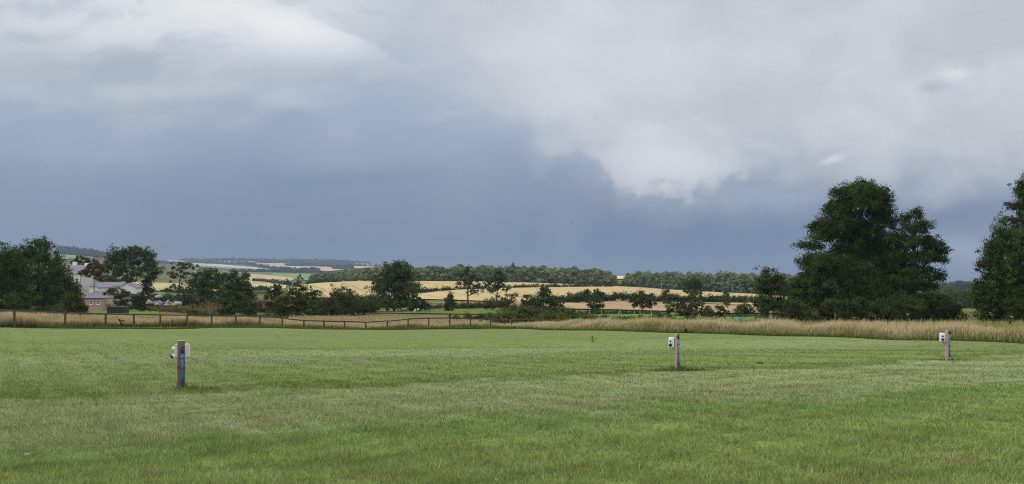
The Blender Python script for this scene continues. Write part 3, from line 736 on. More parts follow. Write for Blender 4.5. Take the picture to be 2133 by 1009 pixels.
# ------------------------------------------------------------------ materials for things
M = {}
def build_materials():
    M['wood_grey'] = mat_plain('weathered_timber', (.085, .072, .058), (.045, .04, .034), 3.0, .85, .4, stretch=(1, 1, .12))
    M['wood_dark'] = mat_plain('dark_timber', (.055, .045, .035), (.03, .026, .022), 3.0, .9, .4, stretch=(1, 1, .12))
    M['wood_pale'] = mat_plain('sawn_softwood', (.35, .265, .17), (.25, .185, .12), 5.0, .75, .3, stretch=(1, 1, .08))
    M['wood_brown'] = mat_plain('brown_softwood', (.18, .135, .105), (.10, .078, .062), 5.0, .8, .4, stretch=(1, 1, .08))
    M['end_grain'] = mat_plain('end_grain', (.50, .38, .23), (.36, .26, .15), 12.0, .8)
    M['knot'] = mat_plain('knot', (.05, .022, .015), None, 6, .8)
    M['white_plastic'] = mat_plain('white_plastic', (.62, .65, .68), (.52, .55, .58), 3.0, .4, spec=.5)
    M['grey_plastic'] = mat_plain('grey_plastic', (.50, .53, .57), (.44, .47, .5), 5.0, .45)
    M['black_plastic'] = mat_plain('black_plastic', (.012, .012, .014), (.02, .02, .022), 8, .5)
    M['blue_plastic'] = mat_plain('blue_socket_plastic', (.02, .06, .30), (.015, .045, .24), 8, .4)
    M['blue_pipe'] = mat_plain('blue_water_pipe', (.045, .125, .33), (.03, .09, .25), 9, .4, stretch=(1, 1, .2))
    M['navy'] = mat_plain('dark_blue_fitting', (.012, .02, .13), None, 9, .45)
    M['brass'] = mat_plain('dull_brass', (.10, .08, .055), (.05, .045, .04), 9, .5, metal=.6)
    M['slate'] = mat_plain('slate_roof', (.165, .165, .205), (.105, .105, .135), 1.6, .6, .2, stretch=(1, 1, 3))
    M['ridge'] = mat_plain('ridge_tiles', (.38, .30, .22), (.28, .22, .17), 3, .8)
    M['render'] = mat_plain('cream_render', (.52, .51, .45), (.41, .40, .36), 1.0, .85)
    M['whitewash'] = mat_plain('whitewash', (.66, .67, .64), (.52, .53, .52), 1.3, .85)
    M['pinkbrick'] = mat_plain('pale_pink_brick', (.33, .225, .19), (.25, .165, .14), 3.2, .85, .3, stretch=(1, 1, 3))
    M['stone'] = mat_plain('buff_stone', (.36, .28, .20), (.25, .19, .14), 2.5, .9, .3)
    M['frame'] = mat_plain('white_paint', (.78, .78, .76), None, 4, .5)
    M['glass'] = mat_plain('dark_glass', (.015, .018, .02), (.03, .035, .04), 2, .12, spec=.6)
    M['dark_pot'] = mat_plain('sooty_clay', (.03, .03, .032), None, 5, .9)
    M['gutter'] = mat_plain('black_gutter', (.015, .015, .016), None, 5, .6)
    M['darkgreen'] = mat_plain('dark_green_sheeting', (.018, .026, .022), (.03, .042, .035), 2.5, .6, .3, stretch=(3, 1, .4))
    M['rust'] = mat_plain('rusty_tin', (.16, .07, .045), (.10, .05, .035), 2, .85)
    M['tarp_blue'] = mat_plain('blue_sheet', (.03, .12, .50), (.02, .08, .36), 2, .5)
    M['tarp_grey'] = mat_plain('grey_sheet', (.23, .25, .29), (.14, .155, .18), 1.4, .6)
    M['tarp_white'] = mat_plain('white_sheet', (.40, .41, .44), (.26, .27, .30), 1.4, .6)
    M['tarp_pink'] = mat_plain('pinkish_boarding', (.45, .33, .28), (.3, .22, .19), 1.4, .7)
    M['mossroof'] = mat_plain('mossy_roof_sheet', (.20, .25, .10), (.14, .18, .075), 1.4, .8)
    M['teal'] = mat_plain('teal_plastic', (.02, .35, .40), (.015, .26, .31), 2, .4)
    M['pole'] = mat_plain('pole_timber', (.20, .185, .165), (.14, .13, .115), 2, .85, stretch=(1, 1, .1))
    M['stake'] = mat_plain('pale_stake_timber', (.36, .33, .26), (.22, .20, .16), 3, .85, stretch=(1, 1, .2))
    M['wire'] = mat_plain('galvanised_wire', (.16, .16, .16), None, 3, .5, metal=.5)
    M['bark'] = mat_plain('grey_bark', (.085, .07, .052), (.045, .038, .03), 2.5, .95, .6, stretch=(1, 1, .25))
    M['bark_pale'] = mat_plain('lichened_bark', (.15, .135, .10), (.08, .07, .052), 2.5, .95, .6, stretch=(1, 1, .25))
    # foliage, by kind of tree
    M['syc'] = mat_leaf('sycamore_leaf', (.017, .030, .010), (.066, .100, .027), .2)
    M['syc2'] = mat_leaf('shaded_broadleaf', (.019, .033, .012), (.070, .102, .032), .2)
    M['ash'] = mat_leaf('ash_leaf', (.030, .048, .016), (.085, .115, .038), .22)
    M['oak'] = mat_leaf('oak_leaf', (.028, .048, .014), (.078, .118, .032), .22)
    M['haw'] = mat_leaf('hawthorn_leaf', (.030, .042, .015), (.092, .104, .036), .2)
    M['brownish'] = mat_leaf('browning_leaf', (.032, .042, .014), (.092, .100, .034), .2)
    M['copper'] = mat_leaf('coppery_leaf', (.055, .045, .018), (.155, .105, .042), .25)
    M['lightbush'] = mat_leaf('willow_leaf', (.045, .062, .020), (.125, .15, .048), .25)
    M['hedge'] = mat_leaf('hedge_leaf', (.022, .034, .012), (.062, .078, .026), .18)
    M['wood_far'] = mat_leaf('woodland_leaf', (.075, .112, .055), (.28, .315, .135), .25)  # leaf colour lightened to stand for sun on the distant wood
    M['wood_dark_far'] = mat_leaf('shaded_woodland_leaf', (.035, .058, .036), (.08, .12, .065), .2)
    M['scrub'] = mat_leaf('scrub_leaf', (.06, .055, .022), (.20, .15, .065), .2)
    M['weed'] = mat_leaf('weed_leaf', (.03, .045, .015), (.085, .11, .035), .25)
    M['dock'] = mat_leaf('dock_seed', (.05, .03, .015), (.12, .065, .03), .2)
    M['yellow'] = mat_plain('ragwort_flower', (.55, .42, .03), (.42, .30, .02), 8, .8)
    M['stem'] = mat_plain('green_stem', (.07, .09, .03), (.05, .06, .02), 8, .8)

# ------------------------------------------------------------------ bollards with electric box and water tap
def bollard(label, px, by, Y, top, rz, square, box_side, extra):
    x = X_(px, Y); z0 = Tz(x, Y); H = Z_(top, Y) - z0
    r = empty('hookup_post', (x, Y, z0), rz)
    tag(r, label, 'hook-up post', 'electric and water hook-up posts on the lawn')
    W = .145
    if square:
        MB().box((0, 0, H/2 - .1), (W, W, H + .2)).build('post', M['wood_brown'], r, bevel=.006)
    else:
        mb = MB(); mb.tube([(0, 0, -.15), (0, 0, H * .3), (.002, 0, H * .7), (0, 0, H - .008), (0, 0, H)], [.074, .073, .073, .072, .066], 18); mb.build('post', M['wood_pale'], r, smooth=False)
    cap = MB()
    if square: cap.box((0, 0, H + .004), (W * .96, W * .96, .008))
    else: cap.tube([(0, 0, H - .002), (0, 0, H + .006)], .064, 18)
    cap.build('post_top', M['end_grain'], r)
    # electric box
    bz = H - .235
    if box_side == 'back':
        c = (.018, W / 2 + .06, bz); d = (.31, .115, .29)
    else:
        c = (-W / 2 - .085, .0, bz); d = (.165, .13, .285)
    eb = MB().box(c, d).build('electric_box', M['white_plastic'], r, bevel=.018)
    MB().box((c[0], c[1], c[2] + d[2]/2 + .004), (d[0] * .8, d[1] * .7, .012)).build('box_lid', M['white_plastic'], eb, bevel=.003)
    if box_side == 'back':
        for zz in (.06, -.10):
            g = MB().tube([(c[0] - d[0]/2 - .001, c[1], bz + zz), (c[0] - d[0]/2 - .05, c[1] - .01, bz + zz)], [.042, .036], 14).build('socket', M['white_plastic'], eb, smooth=False)
            if zz < 0: MB().tube([(c[0] - d[0]/2 - .046, c[1] - .012, bz + zz - .006), (c[0] - d[0]/2 - .072, c[1] - .016, bz + zz - .02)], [.046, .043], 14).build('socket_flap', M['navy'], g)
        for sx in (-1, 1):
            for sz in (-1, 1):
                MB().tube([(c[0] + sx * .125, c[1] - d[1]/2 - .006, bz + sz * .135), (c[0] + sx * .125, c[1] - d[1]/2 + .01, bz + sz * .135)], .011, 8).build('fixing', M['black_plastic'], eb)
    else:
        fy = -d[1] / 2
        MB().box((c[0] - .02, fy - .005, bz), (.115, .014, .25)).build('socket_plate', M['white_plastic'], eb, bevel=.005)
        g = MB().tube([(c[0] - .02, fy - .010, bz + .045), (c[0] - .02, fy - .040, bz + .045)], [.026, .023], 14).build('socket', M['navy'], eb)
        g = MB().tube([(c[0] - .018, fy - .010, bz - .065), (c[0] - .018, fy - .045, bz - .068)], [.046, .041], 16).build('socket', M['blue_plastic'], eb)
        MB().tube([(c[0] - .018, fy - .043, bz - .066), (c[0] - .012, fy - .060, bz - .078)], [.045, .040], 16).build('socket_flap', M['black_plastic'], g)
        MB().box((c[0] + .04, c[1], bz - .165), (.02, .05, .06)).build('cable_gland', M['black_plastic'], eb)
    # water pipe up the front with clips and a tap
    if square: pxo, fy = .028, -W/2 - .024
    else: pxo, fy = .052, -.058
    pz = H - .26 if square else H - .12
    fx = pxo + (-.012 if square else .01)
    MB().tube([(fx, fy, -.06), (pxo, fy, pz * .5), (pxo, fy, pz)], .0235, 12).build('water_pipe', M['blue_pipe'], r, smooth=True)
    for k in (.19, .45, .66) if square else (.22, .52, .80):
        xk = fx + (pxo - fx) * min(1, k / .5)
        MB().box((xk, fy + .006, k * H * (.98 if square else .92)), (.066, .056, .026)).build('pipe_clip', M['black_plastic'], r, bevel=.003)
    tp = MB().tube([(pxo, fy, pz - .002), (pxo, fy, pz + .055)], .030, 12).build('tap', M['navy'] if square else M['black_plastic'], r)
    MB().tube([(pxo, fy + .02, pz + .05), (pxo, fy - .012, pz + .085), (pxo - .02, fy - .035, pz + .10), (pxo - .034, fy - .04, pz + .06)], [.017, .017, .015, .013], 8).build('spout', M['brass'], tp, smooth=True)
    MB().box((pxo + .005, fy - .012, pz + .125), (.085, .016, .014), .25).build('tap_lever', M['black_plastic'], tp, bevel=.004)
    if extra == 'stake':
        MB().box((-.004, W/2 + .03, .26), (.165, .045, .66)).build('backing_stake', M['wood_pale'], r, bevel=.004)
        br = MB(); br.raw([(-.125, .095, .40), (-.085, .095, .40), (-.085, .095, .62), (-.095, .095, .62), (-.125, .125, .40), (-.085, .125, .40), (-.085, .125, .62), (-.095, .125, .62)],
                          [(0, 1, 2, 3), (7, 6, 5, 4), (0, 4, 5, 1), (1, 5, 6, 2), (2, 6, 7, 3), (3, 7, 4, 0)]); br.build('wedge', M['end_grain'], r)
        br = MB(); br.raw([(.083, .095, .40), (.105, .095, .40), (.088, .095, .50), (.083, .095, .50), (.083, .125, .40), (.105, .125, .40), (.088, .125, .50), (.083, .125, .50)],
                          [(0, 1, 2, 3), (7, 6, 5, 4), (0, 4, 5, 1), (1, 5, 6, 2), (2, 6, 7, 3), (3, 7, 4, 0)]); br.build('wedge', M['end_grain'], r)
        MB().tube([(-.045, -W/2 - .003, H * .46), (-.045, -W/2 + .02, H * .46)], [.022, .024], 10).build('knot', M['knot'], r)
    elif extra == 'lever':
        MB().tube([(pxo, fy, pz + .07), (pxo + .07, fy - .03, pz + .075), (pxo + .10, fy - .05, pz + .13)], [.016, .012, .008], 8).build('tap_handle', M['black_plastic'], tp, smooth=True)
        MB().box((fx, fy + .004, .08), (.056, .052, .03)).build('collar', M['white_plastic'], r, bevel=.004)
    return r
def build_bollards():
    bollard('square brown hook-up post with blue pipe up its face and white box behind', 377.5, 812, 16.93, 710, .37, True, 'back', 'stake')
    bollard('round pale hook-up post with weeds at its foot and white socket box on its side', 1410.5, 772, 22.55, 697, -.42, False, 'side', None)
    bollard('pale hook-up post with white socket box, standing out against the tall tan grass', 1973, 752, 27.0, 689, -.12, False, 'side', 'lever')

# ------------------------------------------------------------------ fences
def rail_between(p, q, h, t):
    p, q = Vector(p), Vector(q); d = q - p; a = Vector((d.x, d.y, 0)).normalized(); nrm = Vector((-a.y, a.x, 0)) * t / 2; u = Vector((0, 0, h / 2))
    vs = [p - nrm - u, p + nrm - u, p + nrm + u, p - nrm + u, q - nrm - u, q + nrm - u, q + nrm + u, q - nrm + u]
    return vs, [(3, 2, 1, 0), (4, 5, 6, 7), (0, 1, 5, 4), (1, 2, 6, 5), (2, 3, 7, 6), (3, 0, 4, 7)]
def fence(label, posts, rails, wp=.13, mat_p=None, mat_r=None, hr=.12):
    """posts: (px, distance, top row); rails: (i, j) post indices joined along their tops"""
    x0, Y0 = X_(posts[0][0], posts[0][1]), posts[0][1]; z0 = Tz(x0, Y0)
    r = empty('rail_fence', (x0, Y0, z0)); tag(r, label, 'fence')
    rng = random.Random(4); P = []
    for (px, Y, top) in posts:
        x = X_(px, Y); zb = Tz(x, Y); zt = Z_(top, Y); P.append((x - x0, Y - Y0, zb - z0, zt - z0))
        h = zt - zb + .35
        MB().box((0, 0, 0), (wp * rng.uniform(.9, 1.1), wp, h), rng.uniform(-.1, .1)).build('post', mat_p or M['wood_grey'], r, (x - x0, Y - Y0, zt - z0 - h / 2), bevel=.008)
    for i, j, dk in rails:
        a, b = P[i], P[j]
        vs, fs = rail_between((a[0] - .01, a[1] - wp * .66, a[3] - hr * .45 + rng.uniform(-.02, .02)), (b[0] + .01, b[1] - wp * .66, b[3] - hr * .45 + rng.uniform(-.02, .02)), hr, .05)
        MB().raw(vs, fs).build('rail', M['wood_dark'] if dk else (mat_r or M['wood_grey']), r)
    return r
def build_fences():
    P = [(-75, 50, 640), (30, 56, 645), (136, 64, 650), (220, 69, 653), (279, 72, 654), (334, 74, 655), (390, 76, 656), (441, 78, 657), (491, 79, 657), (541, 80, 658), (588, 81.5, 662),
         (633, 83, 667), (675, 84, 668), (718, 84.5, 669), (762, 85, 671), (807, 85.5, 668), (850, 86, 664), (893, 86.3, 662), (937, 86.3, 662), (980, 86.3, 663), (1022, 86.3, 664), (1066, 86.5, 664.5), (1110, 86.5, 665), (1155, 86.5, 666), (1200, 86.5, 668)]
    R = [(i, i + 1, 11 <= i < 14 or 16 <= i < 20) for i in range(len(P) - 1)]
    fence('long weathered post and rail fence along the far edge of the mown grass', P, R)
    P = [(1372, 92, 678), (1417, 93, 674), (1465, 94, 665), (1510, 95, 657.5), (1526, 96, 656), (1573, 97, 655), (1592, 97, 660), (1622, 97, 668)]
    fence('grey rail fence sloping up and down behind the tall grass beside the teal trough', P, [(0, 1, False), (1, 2, False), (2, 3, False), (3, 4, False), (4, 5, False), (5, 6, False), (6, 7, False)], hr=.15)
    P = [(1247, 100, 669.5), (1290, 100, 676)]
    fence('short broken rail fence tilting down into the tall grass by the green bushes', P, [(0, 1, False)], hr=.15)
def wire_fence(label, posts, hp=1.25, wp=.10, mat=None):
    x0, Y0 = X_(*posts[0][:2]), posts[0][1]; z0 = Tz(x0, Y0)
    r = empty('wire_fence', (x0, Y0, z0)); tag(r, label, 'fence')
    rng = random.Random(len(posts)); tops = []
    for q in posts:
        px, Y = q[:2]; x = X_(px, Y); zb = Tz(x, Y); h = hp * rng.uniform(.88, 1.15)
        MB().box((0, 0, (h - .3) / 2), (wp, wp, h + .3), rng.uniform(0, 1)).build('post', mat or M['stake'], r, (x - x0, Y - Y0, zb - z0))
        tops.append(Vector((x - x0, Y - Y0, zb - z0)))
    for k in (.45, .8, 1.1):
        MB().tube([t + Vector((0, -wp * .6, k)) for t in tops], .008, 4).build('wire', M['wire'], r)
    return r
def build_wire_fences():
    wire_fence('wire fence of pale stakes across the paddock behind the horses', [(748, 238), (762, 238), (773, 238), (789, 239), (801, 239), (812, 240), (824, 240), (842, 241), (852, 241), (864, 241), (882.5, 236), (896, 243), (909, 244), (925, 246), (938, 247), (951, 248), (959, 249), (970, 246), (984, 245), (1003, 244), (1018, 243)])
    wire_fence('wire fence of tall white stakes beside the green strip, in front of the round bushes', [(1228, 182), (1253, 205), (1288, 172), (1322, 185), (1357, 168), (1400, 170)], hp=1.5, wp=.11)
# ------------------------------------------------------------------ buildings
def gable_roof(w, d, h, z, over=.25, t=.12, axis='x'):
    """ridge along x (or y), eaves at z; a thin-shelled roof solid"""
    W, Dp = w / 2 + over, d / 2 + over
    if axis == 'x':
        pr = [(-Dp, 0), (0, h), (Dp, 0), (Dp, -t), (0, h - t), (-Dp, -t)]
        vs = [(-W, a, z + b) for a, b in pr] + [(W, a, z + b) for a, b in pr]
    else:
        pr = [(-W, 0), (0, h), (W, 0), (W, -t), (0, h - t), (-W, -t)]
        vs = [(a, -Dp, z + b) for a, b in pr] + [(a, Dp, z + b) for a, b in pr]
    n = 6; fs = [(i, (i+1) % n, (i+1) % n + n, i + n) for i in range(n)] + [(0, 5, 4, 1), (1, 4, 3, 2), (6, 7, 10, 11), (7, 8, 9, 10)]
    return vs, fs
def gable_wall(w, d, hw, hr, z0=-.6, axis='x'):
    W, Dp = w / 2, d / 2
    if axis == 'x': e = [(-W, -Dp), (W, -Dp), (W, Dp), (-W, Dp)]; rg = [(-W, 0), (W, 0)]
    else: e = [(-W, -Dp), (W, -Dp), (W, Dp), (-W, Dp)]; rg = [(0, -Dp), (0, Dp)]
    vs = [(x, y, z0) for x, y in e] + [(x, y, hw) for x, y in e] + [(x, y, hw + hr) for x, y in rg]
    if axis == 'x': fs = [(3, 2, 1, 0), (0, 1, 5, 4), (2, 3, 7, 6), (1, 2, 6, 9, 5), (3, 0, 4, 8, 7), (4, 5, 9, 8), (6, 7, 8, 9)]
    else: fs = [(3, 2, 1, 0), (1, 2, 6, 5), (3, 0, 4, 7), (0, 1, 5, 8, 4), (2, 3, 7, 9, 6), (5, 6, 9, 8), (7, 4, 8, 9)]
    return vs, fs
def window(parent, x, y, z, w, h, rz=0.0, bars=1):
    """dark pane set in a white frame with a glazing bar and sill; faces -y"""
    f = MB()
    t = .09
    f.box((0, 0, h/2 - t/2), (w, .08, t)).box((0, 0, -h/2 + t/2), (w, .08, t)).box((-w/2 + t/2, 0, 0), (t, .078, h - 2*t)).box((w/2 - t/2, 0, 0), (t, .078, h - 2*t))
    if bars: f.box((0, -.002, 0), (w - 2*t, .06, .07))
    o = f.build('window', M['frame'], parent, (x, y, z)); o.rotation_euler = (0, 0, rz)
    MB().box((0, .02, 0), (w - t, .02, h - t)).build('pane', M['glass'], o)
    MB().box((0, -.05, -h/2 - .05), (w + .16, .16, .09)).build('sill', M['frame'], o)
    return o
def build_buildings():
    # hip-roofed cottage
    Y = 240; s = Y / F; px = 193.5; z0 = Z_(641.5, Y); x0 = X_(px, Y)
    r = empty('cottage', (x0, Y, z0), -.12); tag(r, 'single storey pink brick cottage with hipped slate roof and two white windows', 'cottage')
    W, Dp, H = 6.9, 5.6, 3.0
    MB().box((0, Dp/2, H/2 - .5), (W, Dp, H + 1)).build('wall', M['pinkbrick'], r)
    e = .3; hx = .55
    vs = [(-W/2-e, -e, H), (W/2+e, -e, H), (W/2+e, Dp+e, H), (-W/2-e, Dp+e, H), (-hx - .4, Dp/2, H + 2.05), (hx - .4, Dp/2, H + 2.05)]
    rf = MB().raw(vs, [(3, 2, 1, 0), (0, 1, 5, 4), (1, 2, 5), (2, 3, 4, 5), (3, 0, 4)]).build('roof', M['slate'], r)
    rd = MB()
    for a, b in ((0, 4), (1, 5), (2, 5), (3, 4), (4, 5)): rd.tube([Vector(vs[a]) + Vector((0, 0, .05)), Vector(vs[b]) + Vector((0, 0, .05))], .11, 6)
    rd.build('ridge_tiles', M['ridge'], rf)
    MB().box((0, -e - .06, H - .07), (W + 2*e, .12, .14)).build('gutter', M['gutter'], r)
    for wx in (-.55, 1.75): window(r, wx, -.03, 1.62, .82, 1.22)
    # farmhouse
    Y = 268; s = Y / F; px = 168.0; z0 = Z_(628, Y); x0 = X_(px, Y)
    r = empty('farmhouse', (x0, Y, z0), -.22); tag(r, 'tall cream farmhouse with slate roof and two white chimneys half hidden by trees', 'house')
    W, Dp, H = 6.6, 6.0, 9.3
    v, f = gable_wall(W, Dp, H, 2.7); MB().raw(v, f).build('wall', M['render'], r)
    v, f = gable_roof(W, Dp, 2.95, H + .1); rf = MB().raw(v, f).build('roof', M['slate'], r)
    for cx, hh in ((-2.45, 1.9), (2.3, 1.5)):
        ch = MB().box((cx, .2, H + 2.6 + hh/2 - .4), (1.25, .9, hh)).build('chimney', M['whitewash'], rf, bevel=.12)
        MB().tube([(cx - .25, .2, H + 2.2 + hh), (cx - .25, .2, H + 2.55 + hh)], .2, 8).tube([(cx + .25, .2, H + 2.2 + hh), (cx + .25, .2, H + 2.5 + hh)], .2, 8).build('chimney_pot', M['dark_pot'], ch)
    # front gabled bay
    g = MB(); v, f = gable_wall(3.0, 1.6, 7.4, 1.7, axis='y'); g.raw([(a - 1.75, b - Dp/2 - .8, c) for a, b, c in v], f); bay = g.build('bay', M['render'], r)
    g = MB(); v, f = gable_roof(3.0, 1.6, 1.95, 7.45, .22, .14, axis='y'); g.raw([(a - 1.75, b - Dp/2 - .8, c) for a, b, c in v], f); g.build('bay_roof', M['slate'], bay)
    window(bay, -1.75, -Dp/2 - 1.63, 7.75, .7, .8)
    window(r, 1.3, -Dp/2 - .03, 7.0, 1.15, 1.7); window(r, 1.2, -Dp/2 - .03, 3.5, 1.2, 1.3)
    MB().box((1.2, -Dp/2 - .09, 5.35), (1.6, .16, .2)).build('string_course', M['gutter'], r)
    MB().box((1.1, -Dp/2 - .15, 1.4), (2.0, .28, 2.7)).build('porch', M['pinkbrick'], r)
    MB().tube([(2.75, -Dp/2 - .08, .2), (2.75, -Dp/2 - .08, H)], .07, 6).build('drainpipe', M['gutter'], r)
    # long low outbuilding with slate roof
    Y = 258
    def out(name, label, cx, base, w, d, hw, hr, axis, rz, wall, roof, Yd=Y):
        z0 = Z_(base, Yd); r = empty(name, (X_(cx, Yd), Yd, z0), rz); tag(r, label, 'outbuilding')
        v, f = gable_wall(w, d, hw, hr - .1, axis=axis); MB().raw(v, f).build('wall', wall, r)
        v, f = gable_roof(w, d, hr, hw + .06, .22, .12, axis=axis); MB().raw(v, f).build('roof', roof, r); return r
    a = out('barn', 'long low cream barn under a slate roof, joining the two white gables', 238, 613, 8.2, 5.5, 2.2, 1.75, 'x', -.1, M['render'], M['slate'], 262)
    MB().box((0, -2.9, 2.15), (8.2, .12, .12)).build('gutter', M['gutter'], a)
    MB().tube([(3.6, 0, 3.7), (3.6, 0, 4.4)], .16, 8).build('flue', M['ridge'], a)
    out('white_gabled_barn', 'white barn with its broad gable end facing the fields, beyond the cottage', 272, 612.5, 5.2, 7.0, 2.0, 1.55, 'y', .18, M['whitewash'], M['slate'], 256)
    out('gabled_outhouse', 'small white gabled outhouse between the barn and the broad gable', 244.5, 610.5, 3.3, 3.5, 1.0, 1.25, 'y', .12, M['whitewash'], M['slate'], 253)
    out('lean_to', 'low cream outhouse with grey roof against the right side of the farmhouse', 203, 610, 3.6, 3.4, 2.1, 1.6, 'x', -.25, M['render'], M['slate'], 264)
    # walls
    def wall(label, px0, px1, Yd, yb, yt, mt):
        x0 = X_((px0 + px1) / 2, Yd); w = (px1 - px0) / F * Yd; z0 = Z_(yb, Yd); h = (yb - yt) / F * Yd
        o = MB().box((0, 0, h/2 - .3), (w, .35, h + .6)).build('garden_wall', mt, None, (x0, Yd, z0), bevel=.04); tag(o, label, 'wall')
    wall('cream yard wall in front of the outbuildings', 196, 226, 250, 614, 604, M['render'])
    wall('short pinkish stone wall beside the cottage', 224, 241, 238, 633, 624, M['stone'])
    # dark sheeted box on the bright grass
    Yd = 190; w = 38 / F * Yd; h = 12.2 / F * Yd
    r = MB().box((0, 0, h/2 - .1), (w, 1.9, h + .2), 0, 1.03).build('sheeted_stack', M['darkgreen'], None, (X_(246, Yd), Yd, Z_(651.5, Yd)), bevel=.09)
    tag(r, 'low black-green sheeted stack, long as a container, on the bright green grass', 'stack')
    MB().box((0, 0, h + .07), (w * .97, 1.5, .05)).build('top_sheet', M['rust'], r)

def heap(name, label, cat, px, Y, by, w, h, mt, seed, group=None):
    """a slumped sheet-covered heap: a closed lumpy dome"""
    rng = random.Random(seed); bm = bmesh.new(); bmesh.ops.create_icosphere(bm, subdivisions=3, radius=1)
    for v in bm.verts:
        n = 1 + .22 * math.sin(4 * v.co.x + seed) + .18 * math.sin(5 * v.co.y + seed * 2) + .12 * math.sin(9 * v.co.x + 7 * v.co.z)
        v.co.x *= w / 2 * n; v.co.y *= w * .32 * n; v.co.z = max(v.co.z, -.15) * h * (1 + .25 * math.sin(3.3 * v.co.x + seed) + rng.uniform(-.05, .05))
    me = bpy.data.meshes.new(name); bm.to_mesh(me); bm.free()
    o = link(name, me, mt, None, (X_(px, Y), Y, Z_(by, Y))); o.rotation_euler = (0, 0, rng.uniform(-.3, .3))
    return tag(o, label, cat, group)
def build_clutter():
    g = 'sheeted heaps beside the farm'
    heap('sheeted_heap', 'long grey sheeted heap at the farmhouse end of the clutter', 'heap', 312, 222, 632, 1.9, .9, M['tarp_grey'], 3, g)
    heap('sheeted_heap', 'blue-grey sheeted heap just behind the bright blue one', 'heap', 330, 224, 633, 1.9, 1.0, M['tarp_grey'], 5, g)
    heap('blue_sheeted_heap', 'bright blue sheeted heap in the scrub', 'heap', 336.5, 218, 637, .95, .75, M['tarp_blue'], 8, g)
    heap('sheeted_heap', 'pinkish heap of boards to the right of the blue sheet', 'heap', 348, 221, 635.5, 1.2, .45, M['tarp_pink'], 11, g)
    heap('sheeted_heap', 'dark grey sheeted heap with sloping top, between pinkish boards and white sheets', 'heap', 350, 226, 633, 1.6, .9, M['tarp_grey'], 14, g)
    heap('sheeted_heap', 'whitish sheeted heap at the far end of the clutter', 'heap', 371, 224, 633.5, 1.7, .85, M['tarp_white'], 17, g)
    heap('sheeted_heap', 'pale low heap of boards in front of the whitish sheets', 'heap', 361, 221, 636, 1.2, .4, M['tarp_pink'], 21, g)
    heap('sheeted_heap', 'thin white sheet lying along the ground by the blue heap', 'heap', 327, 219.5, 634.5, 1.0, .3, M['tarp_white'], 25, g)
    # low shed with mossy roof, white van-like shape
    Yd = 300; z0 = Z_(618, Yd)
    r = empty('shed', (X_(316, Yd), Yd, z0), -.05); tag(r, 'long low shed with mossy green roof and rusty side beside the strip of pasture', 'shed')
    MB().box((0, 1.2, .2), (3.4, 2.4, 1.4)).build('wall', M['rust'], r)
    vs = [(-1.8, -.2, .92), (1.8, -.2, .92), (1.8, 2.6, 1.7), (-1.8, 2.6, 1.7)]
    MB().raw(vs + [(a, b, c + .1) for a, b, c in vs], [(3, 2, 1, 0), (4, 5, 6, 7), (0, 1, 5, 4), (1, 2, 6, 5), (2, 3, 7, 6), (3, 0, 4, 7)]).build('roof', M['mossroof'], r)
    heap('white_cover', 'white covered shape at the end of the mossy roofed shed', 'cover', 330.5, 296, 619, 2.4, .95, M['tarp_white'], 31)
    # teal trough
    Yd = 118; z0 = Z_(667, Yd)
    bm = bmesh.new(); n = 20; rg = []
    for (k, z) in ((.42, 0), (.5, .05), (.52, .30), (.50, .32), (.46, .30), (.42, .10)):
        rg.append([bm.verts.new((math.cos(2*math.pi*i/n) * k * 1.15, math.sin(2*math.pi*i/n) * k * .8, z)) for i in range(n)])
    for a, b in zip(rg, rg[1:]):
        for i in range(n): bm.faces.new((a[i], a[(i+1) % n], b[(i+1) % n], b[i]))
    bm.faces.new(rg[0][::-1]); bm.faces.new(rg[-1])
    me = bpy.data.meshes.new('water_trough'); bm.to_mesh(me); bm.free()
    tag(link('water_trough', me, M['teal'], None, (X_(1541, Yd), Yd, z0)), 'small teal plastic trough on the grass behind the sloping rail', 'trough')

def build_poles():
    g = 'power poles across the fields'
    for label, px, yb, yt, Y in (
            ('slim pale pole rising from the upper wheat field, left of the bush group', 1118.6, 607, 577, 560),
            ('thin pole at the gap between the two woods', 1306, 596, 584, 800),
            ('pole with crossarm on the wheat field in front of the right wood', 1378, 607, 588, 640),
            ('pole at the far right end of the wheat field, before the big trees', 1525.5, 610, 597, 690),
            ('pole in the green hollow seen under the branch of the edge tree', 2024.6, 649, 627, 420)):
        x = X_(px, Y); z0 = Tz(x, Y); zt = Z_(yt, Y)
        r = empty('power_pole', (x, Y, z0)); tag(r, label, 'pole', g)
        w = max(.13, Y * .00030)
        MB().tube([(0, 0, -.5), (0, 0, zt - z0)], [w, w * .75], 8).build('pole', M['pole'], r)
        if 'crossarm' in label or 'right end' in label:
            MB().box((0, -.12, zt - z0 - .5), (2.0, .14, .22)).build('crossarm', M['pole'], r)

